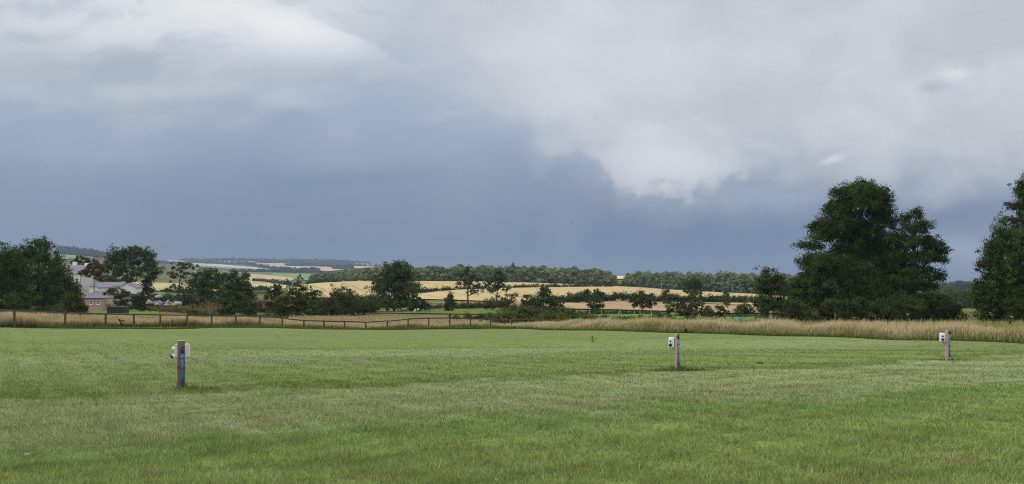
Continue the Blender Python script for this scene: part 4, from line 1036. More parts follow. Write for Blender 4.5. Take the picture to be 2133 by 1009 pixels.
# ------------------------------------------------------------------ animals
def skin_body(name, verts, edges, mat, parent=None, sub=2):
    me = bpy.data.meshes.new(name); me.from_pydata([v[:3] for v in verts], edges, []); me.update()
    o = link(name, me, mat, parent)
    m = o.modifiers.new('skin', 'SKIN'); m.use_smooth_shade = True
    for i, v in enumerate(verts):
        sv = me.skin_vertices[0].data[i]; sv.radius = (v[3], v[4] if len(v) > 4 else v[3]); sv.use_root = (i == 0)
    s = o.modifiers.new('sub', 'SUBSURF'); s.levels = sub; s.render_levels = sub
    return o
def horse(label, px, Y, by, scale, coat, rz):
    x = X_(px, Y); z0 = Tz(x, Y)
    r = empty('horse', (x, Y, z0), rz); r.scale = (scale,) * 3; tag(r, label, 'horse', 'horses grazing in the paddock')
    # facing -x, head down to graze
    v = [(0, 0, 1.05, .30, .32), (-.35, 0, 1.06, .28, .31), (-.62, 0, 1.10, .22, .26), (.42, 0, 1.10, .29, .30), (.68, 0, 1.08, .2, .24),
         (-.88, 0, .98, .13, .18), (-1.12, 0, .70, .10, .13), (-1.24, 0, .45, .09, .11), (-1.34, 0, .22, .07, .08), (-1.40, 0, .10, .055, .06)]
    e = [(0, 1), (1, 2), (0, 3), (3, 4), (2, 5), (5, 6), (6, 7), (7, 8), (8, 9)]
    def leg(root, pts):
        p = root
        for q in pts:
            v.append(q); e.append((p, len(v) - 1)); p = len(v) - 1
    for sy, dx in ((.15, -.06), (-.15, .10)):
        leg(2, [(-.56 + dx * .3, sy, .80, .11), (-.56 + dx, sy, .48, .062), (-.57 + dx, sy, .16, .045), (-.60 + dx, sy, .03, .055)])
    for sy, dx in ((.15, .08), (-.15, -.10)):
        leg(4, [(.60 + dx * .3, sy, .84, .15), (.54 + dx, sy, .62, .09), (.72 + dx, sy, .46, .06), (.69 + dx, sy, .16, .045), (.65 + dx, sy, .03, .055)])
    b = skin_body('body', v, e, coat, r)
    mane = MB().tube([(-.66, 0, 1.34), (-.92, 0, 1.17), (-1.10, 0, .90), (-1.20, 0, .68)], [.05, .075, .065, .04], 8); mane.build('mane', M['dark_pot'] if coat != M['bay'] else M['knot'], r, smooth=True)
    MB().tube([(.82, 0, 1.20), (.95, 0, 1.0), (.96, 0, .7), (.93, 0, .45)], [.05, .07, .08, .03], 8).build('tail', M['dark_pot'], r, smooth=True)
    for sy in (-.06, .06): MB().tube([(-1.13, sy, .80), (-1.09, sy * 1.4, .93)], [.035, .008], 6).build('ear', coat, r, smooth=True)
    return r
def bird(label, loc, rz, bank, span, dark, pale):
    r = empty('swallow', loc); r.rotation_euler = (bank[0], bank[1], rz); tag(r, label, 'bird')
    s = span / 2
    b = MB().tube([(-.09, 0, 0), (-.07, 0, .004), (-.03, 0, 0), (.03, 0, 0), (.07, 0, 0), (.10, 0, 0)], [.006, .016, .022, .020, .011, .004], 10).build('body', pale, r, smooth=True)
    for sy, tip in ((1, .05), (-1, .03)):
        w = []
        for k, c0, c1, z in ((0, -.035, .025, 0), (.35, -.045, .012, .02), (.7, -.02, .018, .03), (1.0, .045, .05, tip)):
            w += [(c0, sy * (.012 + k * s), z), (c1, sy * (.012 + k * s), z)]
        top = [(a, b_, c + .004) for a, b_, c in w]; n = len(w)
        fs = []
        for i in range(0, n - 2, 2): fs += [(i, i+1, i+3, i+2), (n+i+2, n+i+3, n+i+1, n+i)]
        for i in range(0, n - 2, 2): fs += [(i, i+2, n+i+2, n+i), (i+3, i+1, n+i+1, n+i+3)]
        fs += [(1, 0, n, n+1), (n-2, n-1, 2*n-1, 2*n-2)]
        MB().raw(w + top, fs).build('wing', dark, r)
    MB().box((-.105, 0, .004), (.03, .03, .016)).build('head', dark, r, bevel=.006)
    MB().raw([(.08, -.01, 0), (.17, -.03, 0), (.12, 0, 0), (.17, .03, 0), (.08, .01, 0)] + [(.08, -.01, .004), (.17, -.03, .004), (.12, 0, .004), (.17, .03, .004), (.08, .01, .004)],
             [(0, 1, 2), (0, 2, 4), (4, 2, 3), (7, 6, 5), (9, 7, 5), (8, 7, 9), (0, 5, 6, 1), (1, 6, 7, 2), (2, 7, 8, 3), (3, 8, 9, 4), (4, 9, 5, 0)]).build('tail', dark, r)
def build_animals():
    m, nt, out = material('piebald_coat'); b = nt.new('ShaderNodeBsdfPrincipled'); b.inputs['Roughness'].default_value = .6
    P = nt.new('ShaderNodeTexCoord').outputs['Object']; s = nt.sep(P)
    diag = nt.m('ABSOLUTE', nt.m('ADD', nt.m('SUBTRACT', nt.m('MULTIPLY', s[0], .9), .02), nt.m('MULTIPLY', nt.m('SUBTRACT', 1.12, s[2]), .9)))
    patch = nt.m('LESS_THAN', diag, .20)
    fore = nt.m('LESS_THAN', s[0], -.62); low = nt.m('LESS_THAN', s[2], .34)
    f = nt.m('MAXIMUM', nt.m('MAXIMUM', nt.m('MULTIPLY', patch, nt.m('GREATER_THAN', s[2], .75)), fore), low)
    nt.put(b.inputs['Base Color'], nt.mix(f, (.012, .012, .014), (.70, .68, .64))); nt.l.new(b.outputs[0], out); M['piebald'] = m
    M['bay'] = mat_plain('bay_coat', (.085, .042, .036), (.06, .03, .026), 3, .6)
    horse('black and white horse grazing under the dark bush beside the wire fence', 870, 243, 653, .98, M['piebald'], .35)
    horse('dark brown horse grazing in the shade under the tall round tree', 840.5, 245, 652.5, .92, M['bay'], .1)
    dk = mat_plain('bird_dark', (.008, .008, .010), None, 9, .6); pl = mat_plain('bird_belly', (.24, .24, .20), (.18, .18, .15), 9, .8)
    bird('swallow banking low over the mown grass, wings dark and belly pale', (X_(1234.3, 34), 34, Z_(707.3, 34)), 0.25, (1.18, -.12), .30, dk, pl)
    bird('tiny dark bird high against the slate blue cloud', (X_(1190.5, 75), 75, Z_(463.5, 75)), 1.2, (.5, .3), .30, dk, dk)

# ------------------------------------------------------------------ weeds in the grass
def weed(name, label, px, Y, h, kind, seed, group, dense=1.0):
    rng = np.random.default_rng(seed); x = X_(px, Y); z0 = Tz(x, Y)
    r = empty(name, (x, Y, z0)); tag(r, label, 'weed', group)
    mb = MB(); n = max(2, int(4 * dense)) if kind != 'ragwort' else 2
    tips = []
    for i in range(n):
        a = rng.uniform(0, 6.28); l = rng.uniform(.05, .32) * h
        tip = (math.cos(a) * l, math.sin(a) * l * .6, h * rng.uniform(.75, 1.0)); tips.append(tip)
        mb.tube([(math.cos(a) * .02, math.sin(a) * .02, -.03), (tip[0] * .4, tip[1] * .4, tip[2] * .55), tip], [.010 + Y * .00006, .008 + Y * .00006, .004 + Y * .00004], 5)
    mb.build('stem', M['stem'] if kind != 'dock' else M['knot'], r)
    if kind == 'ragwort':
        for t in tips:
            f = MB()
            for k in range(10):
                a = rng.uniform(0, 6.28); q = rng.uniform(0, .12)
                f.tube([(t[0] + math.cos(a) * q, t[1] + math.sin(a) * q, t[2] + rng.uniform(-.01, .03)), (t[0] + math.cos(a) * q, t[1] + math.sin(a) * q, t[2] + .055)], [.022, .034], 6)
            f.build('flower_head', M['yellow'], r)
        L = [(0, 0, h * .5, .10, .10, h * .4)]
        V, Fc, ti = leaf_cloud(L, .09, 2.0, .08, rng=rng)
        link('leaves', np_mesh('leaves', V, Fc, 4, tint=ti), M['weed'], r)
    else:
        L = [(t[0] * .8, t[1] * .8, t[2] * .72, .035 + .03 * h, .03 + .03 * h, h * .28) for t in tips] + [(0, 0, h * .22, .2 * h, .2 * h, h * .22)]
        V, Fc, ti = leaf_cloud(L, .05 + Y * .0009, 2.6, .06, rng=rng)
        link('leaves' if kind != 'dock' else 'seed_heads', np_mesh('leaves', V, Fc, 4, tint=ti), M['dock'] if kind == 'dock' else M['weed'], r)
def build_weeds():
    pale = mat_plain('pale_stone', (.50, .47, .42), (.36, .33, .29), 9, .9, .3); soil = mat_plain('bare_soil', (.075, .055, .038), (.05, .038, .027), 9, .95, .4)
    heap('stone', 'small whitish stone lying in the near grass', 'stone', 57, 9.12, 950.5, .085, .035, pale, 41)
    heap('stone', 'flat pinkish stone beside the whitish one in the near grass', 'stone', 100, 9.2, 948, .16, .022, M['tarp_pink'], 43)
    heap('molehill', 'small dark clod of soil on the mown grass beyond the round post', 'molehill', 1583, 25.7, 757.5, .22, .06, soil, 47)
    g = 'yellow ragwort standing in front of the trees'
    lb = ['yellow ragwort tall before the dark base of the big tree, leftmost of the yellow flowers', 'yellow ragwort before the darkest hollow under the big tree',
          'low yellow ragwort between the two taller ones by the big tree', 'yellow ragwort under the branches of the edge tree', 'yellow ragwort at the foot of the edge tree, last of the row', 'ragwort in the dip beside the far pole']
    for (px, yt, Y), l in zip(((1738, 652, 74), (1890, 654, 72), (1786, 662, 74), (2070, 652, 60), (2105, 653, 58), (2012, 647, 80)), lb):
        h = Z_(yt, Y) - Tz(X_(px, Y), Y); weed('ragwort', l, px, Y, h, 'ragwort', int(px), g)
    g = 'dark docks standing in the tall grass'
    lb = ['branching brown dock clump behind the fence, inside the sagging rails', 'dark dock stalks in the tan grass midway between swallow and round post', 'brown dock stalks to the right of the round post',
          'dark dock stalks in the tan grass below the big tree', 'thin dock by the socket box of the post at the tall grass', 'dark dock at the edge of the picture in the tan grass']
    for (px, yt, Y, d), l in zip(((655, 671, 85.5, 1.8), (1358, 672, 66, 1), (1512, 676, 60, 1), (1745, 680, 53, 1), (2000, 706, 45, .6), (2117, 694, 43, 1)), lb):
        h = max(.45, Z_(yt, Y) - Tz(X_(px, Y), Y)); weed('dock', l, px, Y, h, 'dock', int(px), g, d)
    g = 'leafy weeds in the tall grass'
    for (px, yt, Y), l in zip(((252, 660, 69.5), (1892, 697, 48.5), (1560, 684, 58), (1430, 684, 60)),
                              ('dark leafy weed in the tan grass behind the long fence', 'green leafy weed clump in tan grass left of the far white box', 'green weed in the grass edge between round post and big tree', 'green weed at the grass edge just right of the round post')):
        h = max(.45, Z_(yt, Y) - Tz(X_(px, Y), Y)); weed('leafy_weed', l, px, Y, h, 'leafy', int(px), g, 1.4)
# ------------------------------------------------------------------ fields near and far
def build_fields():
    wheat = mat_field('ripe_wheat', (.43, .345, .185), (.38, .295, .15), (1.25, 24, 2.2, (.26, .19, .08)), .012, .32)
    wheat2 = mat_field('ripe_barley', (.44, .36, .195), (.39, .305, .155), (.45, 24, 2.2, (.27, .20, .09)), .012, .32)
    pink = mat_field('seeding_pasture', (.35, .265, .16), (.29, .205, .125), None, .05, .6)
    tan = mat_field('cut_corn_field', (.44, .36, .20), (.38, .30, .16), None, .006, .2)
    palef = mat_field('pale_stubble', (.52, .46, .36), (.44, .37, .28), None, .003, .2)
    rose = mat_field('rosy_stubble', (.48, .38, .28), (.42, .32, .225), None, .003, .2)
    green = mat_field('green_pasture', (.085, .155, .035), (.115, .175, .045), None, .04, .3)
    sward = mat_field('distant_pasture', (.16, .225, .095), (.20, .255, .12), None, .006, .2)
    dkg = mat_field('distant_copse_floor', (.035, .055, .024), (.05, .07, .03), None, .01, .4)
    yel = mat_field('sunlit_rape', (.58, .50, .24), (.52, .44, .20), None, .01, .1)
    nm = 'wheat_field'
    strip_sheet(nm, wheat, by_rows([(600, 622, 603), (636, 622, 593.5), (680, 622, 590), (760, 623, 585.3), (870, 625, 586.5), (950, 627, 587.5), (1070, 632, 589), (1160, 632, 592), (1280, 630, 597.5), (1420, 633, 606), (1560, 638, 613), (1700, 640, 621), (1790, 640, 625)], 260), .55, n=200, rows=60)
    strip_sheet('seeding_pasture', pink, by_rows([(1050, 645, 631), (1160, 645, 629), (1280, 647, 627.5), (1380, 650, 627), (1420, 652, 628.5), (1560, 655, 632.5), (1700, 655, 634)], 190), .45, n=120, rows=30)
    strip_sheet('barley_field', wheat2, by_rows([(1445, 635, 626.5), (1500, 636, 628), (1560, 637, 630), (1700, 640, 633)], 300), .8, n=60, rows=14)
    strip_sheet('wheat_field', wheat2, by_rows([(262, 611, 588), (330, 612, 590), (420, 612, 592), (470, 611, 595)], 300), .6, n=60, rows=30)
    strip_sheet('pasture', green, by_rows([(186, 657, 646), (215, 657, 643.5), (268, 657, 642.5), (300, 657, 647), (330, 657, 652)], 110), .3, n=50, rows=24)
    strip_sheet('pasture', green, by_rows([(300, 620, 611), (350, 620, 610.5), (395, 620, 612)], 250), .3, n=30, rows=16)
    strip_sheet('pasture', mat_field('paddock_grass', (.075, .125, .032), (.14, .16, .05), None, .06, .4), by_rows([(740, 653, 643), (900, 655, 644), (1000, 657, 646), (1120, 660, 650), (1220, 665, 651), (1340, 667, 653), (1440, 667, 655), (1560, 668, 658), (1640, 668, 660)], 120), .25, n=120, rows=36)
    strip_sheet('pasture', green, by_rows([(1190, 668, 659.5), (1290, 668, 657), (1380, 668, 657.5), (1430, 668, 660)], 100), .35, n=40, rows=20)
    strip_sheet('pasture', green, by_rows([(380, 672, 663), (460, 672, 663), (560, 672, 664), (640, 672, 667)], 88), .25, n=40, rows=20)
    strip_sheet('pasture', green, by_rows([(1495, 672, 661), (1560, 672, 660), (1620, 672, 661)], 97), .35, n=40, rows=20)
    # the valley
    strip_sheet('stubble_field', tan, by_rows([(505, 603, 586), (540, 605, 586.5), (570, 606, 589), (596, 602, 593.5)], 450), .8, n=60, rows=24)
    strip_sheet('stubble_field', tan, by_rows([(508, 588, 571.5), (530, 590, 571.8), (570, 590, 574.5), (598, 590, 578.5), (612, 584, 580)], 900), 1.2, n=60, rows=24)
    strip_sheet('pasture', sward, by_rows([(566, 575, 571.3), (600, 578.5, 571), (630, 586, 571.2), (658, 586, 572), (668, 578, 572.5)], 900), 1.5, n=60, rows=20)
    strip_sheet('pasture', dkg, by_rows([(526, 612, 605), (545, 612.5, 604.5), (566, 612, 606)], 380), .5, n=30, rows=10)
    strip_sheet('pasture', sward, by_rows([(400, 573, 566), (500, 571.6, 567.5), (600, 571, 568.7), (664, 571, 569.5)], 1800), 2, n=60, rows=10)
    strip_sheet('stubble_field', palef, by_rows([(404, 553.2, 548.6), (440, 556, 550.5), (490, 559.5, 554.8), (530, 561.6, 558), (560, 563.4, 562.2)], 2500), 4, n=60, rows=10)
    strip_sheet('pasture', sward, by_rows([(404, 557, 553.5), (440, 559.5, 556.3), (490, 563.6, 560), (535, 564.5, 562.3)], 2500), 4, n=60, rows=10)
    strip_sheet('stubble_field', rose, by_rows([(512, 551.8, 551), (540, 553.5, 549.8), (570, 557.5, 549), (600, 561, 549.6), (640, 562.4, 553.6), (660, 566.6, 556), (690, 567, 558.5), (718, 563.2, 561.8)], 2500), 5, n=80, rows=14)
    strip_sheet('stubble_field', palef, by_rows([(443, 548.4, 546.2), (480, 548.6, 545.6), (530, 546.8, 545.2)], 4000), 6, n=50, rows=8)
    strip_sheet('stubble_field', rose, by_rows([(560, 547.7, 546.5), (620, 548.2, 546.8), (680, 549, 547.4)], 5000), 6, n=50, rows=8)
    strip_sheet('stubble_field', palef, by_rows([(734, 561.5, 555), (755, 560, 555.5), (778, 558.4, 556.5)], 3500), 6, n=30, rows=8)
    strip_sheet('stubble_field', palef, by_rows([(742, 553.5, 550.5), (790, 555, 551.8)], 4500), 6, n=30, rows=8)
    strip_sheet('pasture', sward, by_rows([(120, 545, 532), (150, 541, 533.5), (180, 548, 537)], 2000), 4, n=30, rows=10)
    strip_sheet('stubble_field', palef, by_rows([(328, 549, 543.5), (350, 549.5, 543), (375, 548, 544), (404, 551, 547)], 2800), 4, n=40, rows=8)
    strip_sheet('rape_field', yel, by_rows([(1276, 582.5, 577.0), (1290, 583.5, 576.6), (1304, 583, 577)], 900), 1.5, n=24, rows=10)
    strip_sheet('stubble_field', tan, by_rows([(1950, 609.8, 606.4), (2000, 610, 606.8), (2060, 610, 606.6), (2140, 610, 607)], 900), 1.6, n=60, rows=8)
    strip_sheet('stubble_field', tan, by_rows([(1650, 627, 620.5), (1700, 628, 622)], 500), 1.0, n=20, rows=8)

# ------------------------------------------------------------------ woods and hedges
def build_woods():
    far, dk, hd = M['wood_far'], M['wood_dark_far'], M['hedge']
    H = lambda px, yt, Y: max(4.0, (Z_(yt, Y) - Tz(X_(px, Y), Y)))
    rows = [(px, dist_at(px, yb, 300), 0, yt) for px, yb, yt in ((648, 588, 573), (700, 585.5, 566), (760, 584.6, 562), (850, 585.6, 558.5), (950, 587, 558), (1000, 588, 557), (1100, 590, 557.5), (1200, 593, 562), (1260, 596, 566), (1276, 596, 569))]
    wood('wood', [(p, Y + 4, Y + 150, H(p, yt, Y + 60)) for p, Y, _, yt in rows], far, 1400, 7.6, 3)
    rows = [(px, dist_at(px, yb, 300), 0, yt) for px, yb, yt in ((1307, 595, 572), (1330, 598, 570.5), (1400, 604, 571), (1480, 608, 571.5), (1565, 613.5, 573), (1640, 618, 576), (1720, 620, 580))]
    wood('wood', [(p, Y + 4, Y + 150, H(p, yt, Y + 60)) for p, Y, _, yt in rows], far, 1050, 7.6, 5)
    wood('wood', [(1940, 1500, 1700, H(1940, 594, 1600)), (2000, 1500, 1700, H(2000, 588, 1600)), (2060, 1500, 1700, H(2060, 589, 1600)), (2300, 1500, 1700, H(2300, 586, 1600))], dk, 420, 14, 8)
    wood('wood', [(1930, 420, 900, 9), (1985, 430, 930, 8), (2060, 420, 930, 8), (2180, 420, 930, 9)], M['oak'], 420, 7, 9)
    # woods of the far valley: dark belts
    def belt(pts, depth, hgt, n, crown, seed, mat=dk):
        wood('wood', [(p, Y, Y + depth, hgt) for p, Y in pts], mat, n, crown, seed, leaf=.0016 * np.mean([Y for _, Y in pts]))
    D = lambda px, py, lo=1500: dist_at(px, py, lo)
    belt([(480, D(480, 568.5)), (560, D(560, 569)), (610, D(610, 570)), (662, D(662, 570))], 260, 12, 420, 16, 11)
    belt([(512, D(512, 553)), (540, D(540, 556.5)), (570, D(570, 561.5)), (600, D(600, 565)), (640, D(640, 567.3)), (665, D(665, 567.5))], 330, 16, 420, 20, 12)
    belt([(596, D(596, 555.5)), (640, D(640, 556.5)), (694, D(694, 558))], 700, 18, 320, 30, 13)
    belt([(698, D(698, 562)), (715, D(715, 563)), (733, D(733, 562.5))], 700, 24, 160, 30, 14)
    belt([(395, D(395, 548.6)), (440, D(440, 551)), (500, D(500, 551.5)), (520, D(520, 551.5))], 700, 16, 360, 30, 15)
    belt([(545, D(545, 549.4)), (600, D(600, 549.8)), (680, D(680, 550.2)), (735, D(735, 553))], 700, 16, 360, 34, 16)
    belt([(380, D(380, 544.5)), (480, D(480, 545.6)), (600, D(600, 546.3)), (700, D(700, 547.3)), (770, D(770, 549.8))], 1500, 20, 700, 44, 17)
    belt([(120, D(120, 530)), (160, D(160, 533)), (200, D(200, 535)), (230, D(230, 537))], 900, 18, 320, 30, 18)
    belt([(300, D(300, 547)), (350, D(350, 550)), (400, D(400, 553))], 700, 16, 240, 26, 19)
    belt([(735, D(735, 556)), (790, D(790, 557))], 700, 16, 120, 30, 20)
    # hedges
    def hr(pts, lo=260): return [(p, dist_at(p, yb, lo), max(.9, (yb - yt) / F * dist_at(p, yb, lo))) for p, yb, yt in pts]
    hedge('hedge', 'dark trimmed hedge climbing between the two halves of the wheat field', hr([(858, 613, 606), (880, 612, 605), (904, 609, 603.5), (950, 605.5, 600.5), (1000, 603.5, 598.5), (1057, 601.5, 596.5), (1120, 600, 595), (1200, 599, 594.5), (1278, 598.6, 594.8)]), hd, seed=1, width=2.4)
    hedge('hedge', 'short dark hedge at the foot of the gap between the woods', hr([(1284, 597, 592.5), (1305, 597, 592), (1326, 597.5, 594)]), hd, seed=2, width=2.2)
    hedge('hedge', 'dark hedge line along the foot of the left wood, above the wheat', hr([(640, 592, 589), (700, 589, 585.5), (760, 587, 583.5), (860, 587, 583.8), (950, 587.4, 584), (960, 588, 585)], 500), hd, seed=3, width=3)
    hedge('hedge', 'uneven dark hedge between the wheat field and the seeding pasture', hr([(1150, 634, 618), (1170, 632, 618), (1200, 631, 616), (1226, 630, 610), (1246, 630, 613), (1270, 629, 615), (1300, 629, 611), (1330, 630, 614), (1360, 631, 619), (1385, 631, 614), (1400, 631, 619), (1440, 632, 620), (1480, 633, 618), (1510, 633, 617.5), (1560, 634, 619), (1600, 636, 622), (1660, 638, 624)]), hd, seed=4, width=3.2, bumpy=.35)
    hedge('hedge', 'thin dark hedge between the two valley stubble fields', hr([(530, 587, 583.5), (545, 588, 584), (570, 590.5, 587.5), (585, 592, 588.5), (600, 594.5, 590.5)], 600), hd, seed=5, width=3)
    hedge('hedge', 'dark hedge along the bottom of the rounded valley stubble field', hr([(500, 607, 600), (530, 606, 600.5), (548, 605, 599), (560, 606, 601)], 380), hd, seed=6, width=3)
    hedge('hedge', 'dense dark hedgerow running up to the tall round tree', hr([(640, 661, 628), (668, 661, 622), (700, 660, 613), (725, 658, 615), (750, 656, 618), (775, 654, 622)], 130), M['haw'], seed=7, width=5, bumpy=.2)
    hedge('hedge', 'low dark hedge in front of the seeding pasture, behind the green strip', hr([(1225, 657, 652), (1260, 656, 651), (1300, 656, 651.5), (1345, 656, 651), (1385, 657, 650)], 120), hd, seed=8, width=2.4)
    hedge('hedge', 'hedge line crossing behind the farm between trees and bright strip', hr([(290, 611, 606), (340, 611, 605.5), (380, 612, 604), (420, 614, 602)], 250), hd, seed=9, width=2.4)
    hedge('hedge', 'dim low hedge beyond the paddock under the tall thin tree', hr([(868, 646, 634), (900, 645, 636), (930, 644, 636), (1000, 642, 634), (1040, 641, 632)], 200), M['haw'], seed=10, width=3, bumpy=.4)
    # scrub: uncountable
    def scrub(pts, mat, seed, w): hedge('scrub', None, hr(pts, 95), mat, seed=seed, width=w, bumpy=.5, kind='stuff', cover=2.2)
    scrub([(290, 646, 634), (330, 648, 637), (370, 650, 637), (400, 652, 640), (430, 655, 640), (460, 657, 642)], M['scrub'], 21, 14)
    scrub([(228, 636, 626), (262, 637, 629), (300, 637, 630), (330, 643, 634), (390, 645, 632), (440, 648, 634), (480, 652, 640)], M['scrub'], 22, 16)
    scrub([(520, 652, 632), (545, 650, 628), (575, 652, 634), (600, 655, 640)], M['scrub'], 23, 10)
    scrub([(1190, 672, 664), (1260, 672, 664), (1330, 671, 665), (1400, 671, 664), (1470, 671, 663)], M['weed'], 24, 4)
    scrub([(400, 669, 656), (440, 668, 660), (500, 668, 660), (560, 669, 656), (600, 670, 660)], M['weed'], 25, 3)
    scrub([(275, 632, 622), (310, 630, 620), (350, 628, 618), (400, 630, 614), (440, 634, 616)], M['hedge'], 26, 8)
    scrub([(930, 668, 662), (980, 668, 660), (1030, 670, 658)], M['weed'], 27, 4)

# ------------------------------------------------------------------ trees
def build_trees():
    B, BP = M['bark'], M['bark_pale']
    P = plant
    # big trees at the right
    P('sycamore_tree', 'tallest dark sycamore with a broad domed top above the tall grass', 'tree', 1795, 116,
      [(1788, 418, 52, 36), (1748, 432, 32, 24), (1738, 466, 40, 30), (1832, 418, 28, 28), (1836, 456, 28, 26), (1712, 474, 26, 16), (1716, 494, 32, 13), (1790, 480, 50, 40), (1672, 511, 18, 8), (1700, 514, 20, 7), (1765, 520, 40, 20), (1830, 520, 40, 34), (1800, 590, 80, 50), (1800, 388, 26, 10), (1755, 398, 22, 10), (1775, 545, 62, 30), (1690, 545, 30, 16), (1865, 565, 40, 44), (1760, 620, 66, 40), (1840, 630, 64, 36)],
      M['syc'], trunk=.55, bark=BP, clump=8.5, cover=5.2, seed=1, trunk_to=.6)
    P('sycamore_tree', 'dark sycamore with a lower stepped crown, right side of the tallest one', 'tree', 1905, 113,
      [(1898, 452, 24, 15), (1910, 440, 14, 8), (1892, 478, 32, 16), (1922, 470, 20, 10), (1900, 504, 40, 18), (1935, 508, 28, 11), (1900, 535, 56, 24), (1955, 522, 28, 10), (1945, 540, 26, 10), (1935, 568, 34, 16), (1955, 577, 20, 9), (1890, 580, 46, 28), (1915, 596, 30, 14), (1865, 500, 22, 22), (1870, 625, 44, 34)],
      M['syc'], trunk=.42, bark=B, clump=7.5, cover=4.0, seed=2, skirt=False, gap=.08, trunk_to=.55)
    P('broadleaf_tree', 'rounded dark leafy tree in front of and left of the tall sycamores', 'tree', 1715, 106,
      [(1712, 562, 44, 30), (1680, 588, 34, 36), (1745, 565, 42, 30), (1760, 600, 55, 45), (1700, 615, 55, 40), (1662, 608, 16, 28), (1790, 575, 34, 30), (1740, 640, 60, 30), (1685, 645, 36, 26), (1800, 640, 50, 30)],
      M['syc2'], trunk=.32, bark=B, clump=7.5, cover=3.6, seed=3)
    for i, (l, c, d) in enumerate((('dark bush filling the hollow under the sycamores', 1850, 104), ('dark bush sprawling right from the foot of the sycamores', 1945, 108))):
        P('bush', l, 'bush', c, d, [[(1835, 645, 50, 28), (1880, 640, 40, 28), (1800, 655, 36, 20)], [(1915, 640, 45, 26), (1955, 645, 36, 22), (1985, 653, 26, 15), (1940, 625, 30, 16)]][i], M['syc2'], clump=8, cover=3.4, seed=4 + i, group='bushes under the sycamores')
    P('bush', 'leafy bush between the fence rail and the rounded tree', 'bush', 1660, 103, [(1655, 640, 26, 22), (1640, 655, 26, 16), (1685, 655, 30, 16)], M['haw'], clump=7, cover=3.2, seed=7, group='bushes under the sycamores')
    P('broadleaf_tree', 'tall dark tree cut off by the right edge of the picture', 'tree', 2150, 98,
      [(2128, 396, 13, 22), (2142, 440, 26, 40), (2180, 420, 60, 70), (2108, 428, 14, 9), (2108, 458, 20, 10), (2100, 492, 30, 18), (2092, 520, 38, 18), (2066, 512, 16, 12), (2064, 538, 22, 14), (2055, 552, 22, 9), (2034, 562, 14, 5), (2090, 560, 36, 20), (2072, 580, 22, 10), (2120, 590, 44, 34), (2150, 520, 80, 70), (2190, 560, 110, 90), (2100, 620, 40, 30), (2220, 470, 70, 80), (2130, 640, 60, 28)],
      M['oak'], trunk=.5, bark=B, clump=7.5, cover=3.8, seed=8, gap=.06, trunk_to=.6)
    P('bush', 'dark bush at the foot of the edge tree', 'bush', 2085, 100, [(2080, 645, 28, 18), (2110, 650, 40, 18), (2055, 655, 16, 10)], M['syc2'], clump=7, seed=9, group='bushes under the sycamores')
    P('ash_tree', 'slender grey-green tree standing left of the big sycamores', 'tree', 1612, 138,
      [(1597, 572, 20, 18), (1622, 582, 20, 18), (1588, 598, 20, 22), (1612, 600, 30, 28), (1636, 610, 20, 24), (1592, 628, 26, 20), (1618, 640, 34, 22), (1643, 640, 20, 20)], M['ash'], trunk=.2, bark=B, clump=6.5, cover=2.9, seed=10, gap=.08)
    P('bush', 'small dark bush beside the slender grey-green tree', 'bush', 1546, 175, [(1546, 641, 18, 10), (1538, 650, 20, 8), (1560, 645, 14, 8)], M['haw'], clump=5, cover=2.4, seed=11, group='bushes across the middle of the view')
    P('bush', 'thin twiggy bush in front of the pink pasture', 'bush', 1505, 180, [(1501, 646, 10, 9), (1512, 637, 8, 5), (1494, 641, 7, 5), (1500, 655, 12, 6)], M['haw'], clump=4, cover=1.8, trunk=.07, bark=B, twigs=10, seed=12, group='bushes across the middle of the view')
    # middle
    P('round_tree', 'tall round dark tree standing alone in the middle of the view', 'tree', 822, 258,
      [(825, 556, 20, 14), (812, 566, 20, 16), (842, 562, 18, 16), (822, 582, 40, 22), (850, 580, 14, 14), (795, 594, 24, 16), (852, 598, 22, 14), (825, 605, 46, 24), (784, 605, 14, 10), (808, 630, 38, 20), (840, 632, 30, 18), (868, 596, 8, 7)], M['oak'], trunk=.42, bark=B, clump=7, cover=3.4, seed=14, gap=.05)
    P('bush', 'dark tangled bush over the grazing horses', 'bush', 872, 258, [(868, 632, 16, 10), (884, 634, 12, 9), (876, 624, 10, 5), (862, 642, 12, 7)], M['syc2'], clump=5, cover=2.6, trunk=.14, bark=B, twigs=12, seed=15)
    P('bush', 'rusty green hawthorn left of the tall round tree', 'bush', 772, 248, [(770, 625, 18, 14), (778, 640, 22, 14), (760, 642, 16, 12)], M['brownish'], clump=5, cover=2.6, seed=16)
    P('thin_tree', 'open crowned tree with bare trunk at the near edge of the wheat', 'tree', 974.5, 330,
      [(975, 564, 9, 9), (967, 576, 14, 11), (985, 578, 14, 11), (974, 590, 18, 10), (960, 594, 11, 8), (994, 596, 12, 9), (966, 606, 10, 7), (988, 608, 12, 6), (1002, 603, 6, 6)], M['ash'], base=634, trunk=.42, bark=B, clump=4.5, cover=2.0, skirt=False, seed=17, gap=.12, twigs=26, trunk_to=.6)
    P('ash_tree', 'leaning olive green tree to the right of the open crowned tree', 'tree', 1034, 335,
      [(1040, 570, 16, 10), (1028, 578, 16, 10), (1044, 584, 14, 12), (1022, 592, 16, 12), (1038, 600, 20, 9), (1054, 602, 8, 6), (1014, 604, 10, 8)], M['ash'], base=634, trunk=.34, bark=B, clump=4.5, cover=2.7, skirt=False, seed=18, gap=.12, twigs=8)
    P('bush', 'neat dark cone-shaped bush alone in front of the wheat', 'bush', 936, 262, [(937, 618, 7, 8), (937, 628, 12, 11), (935, 637, 13, 9)], M['syc2'], clump=4.5, cover=3.4, seed=19)
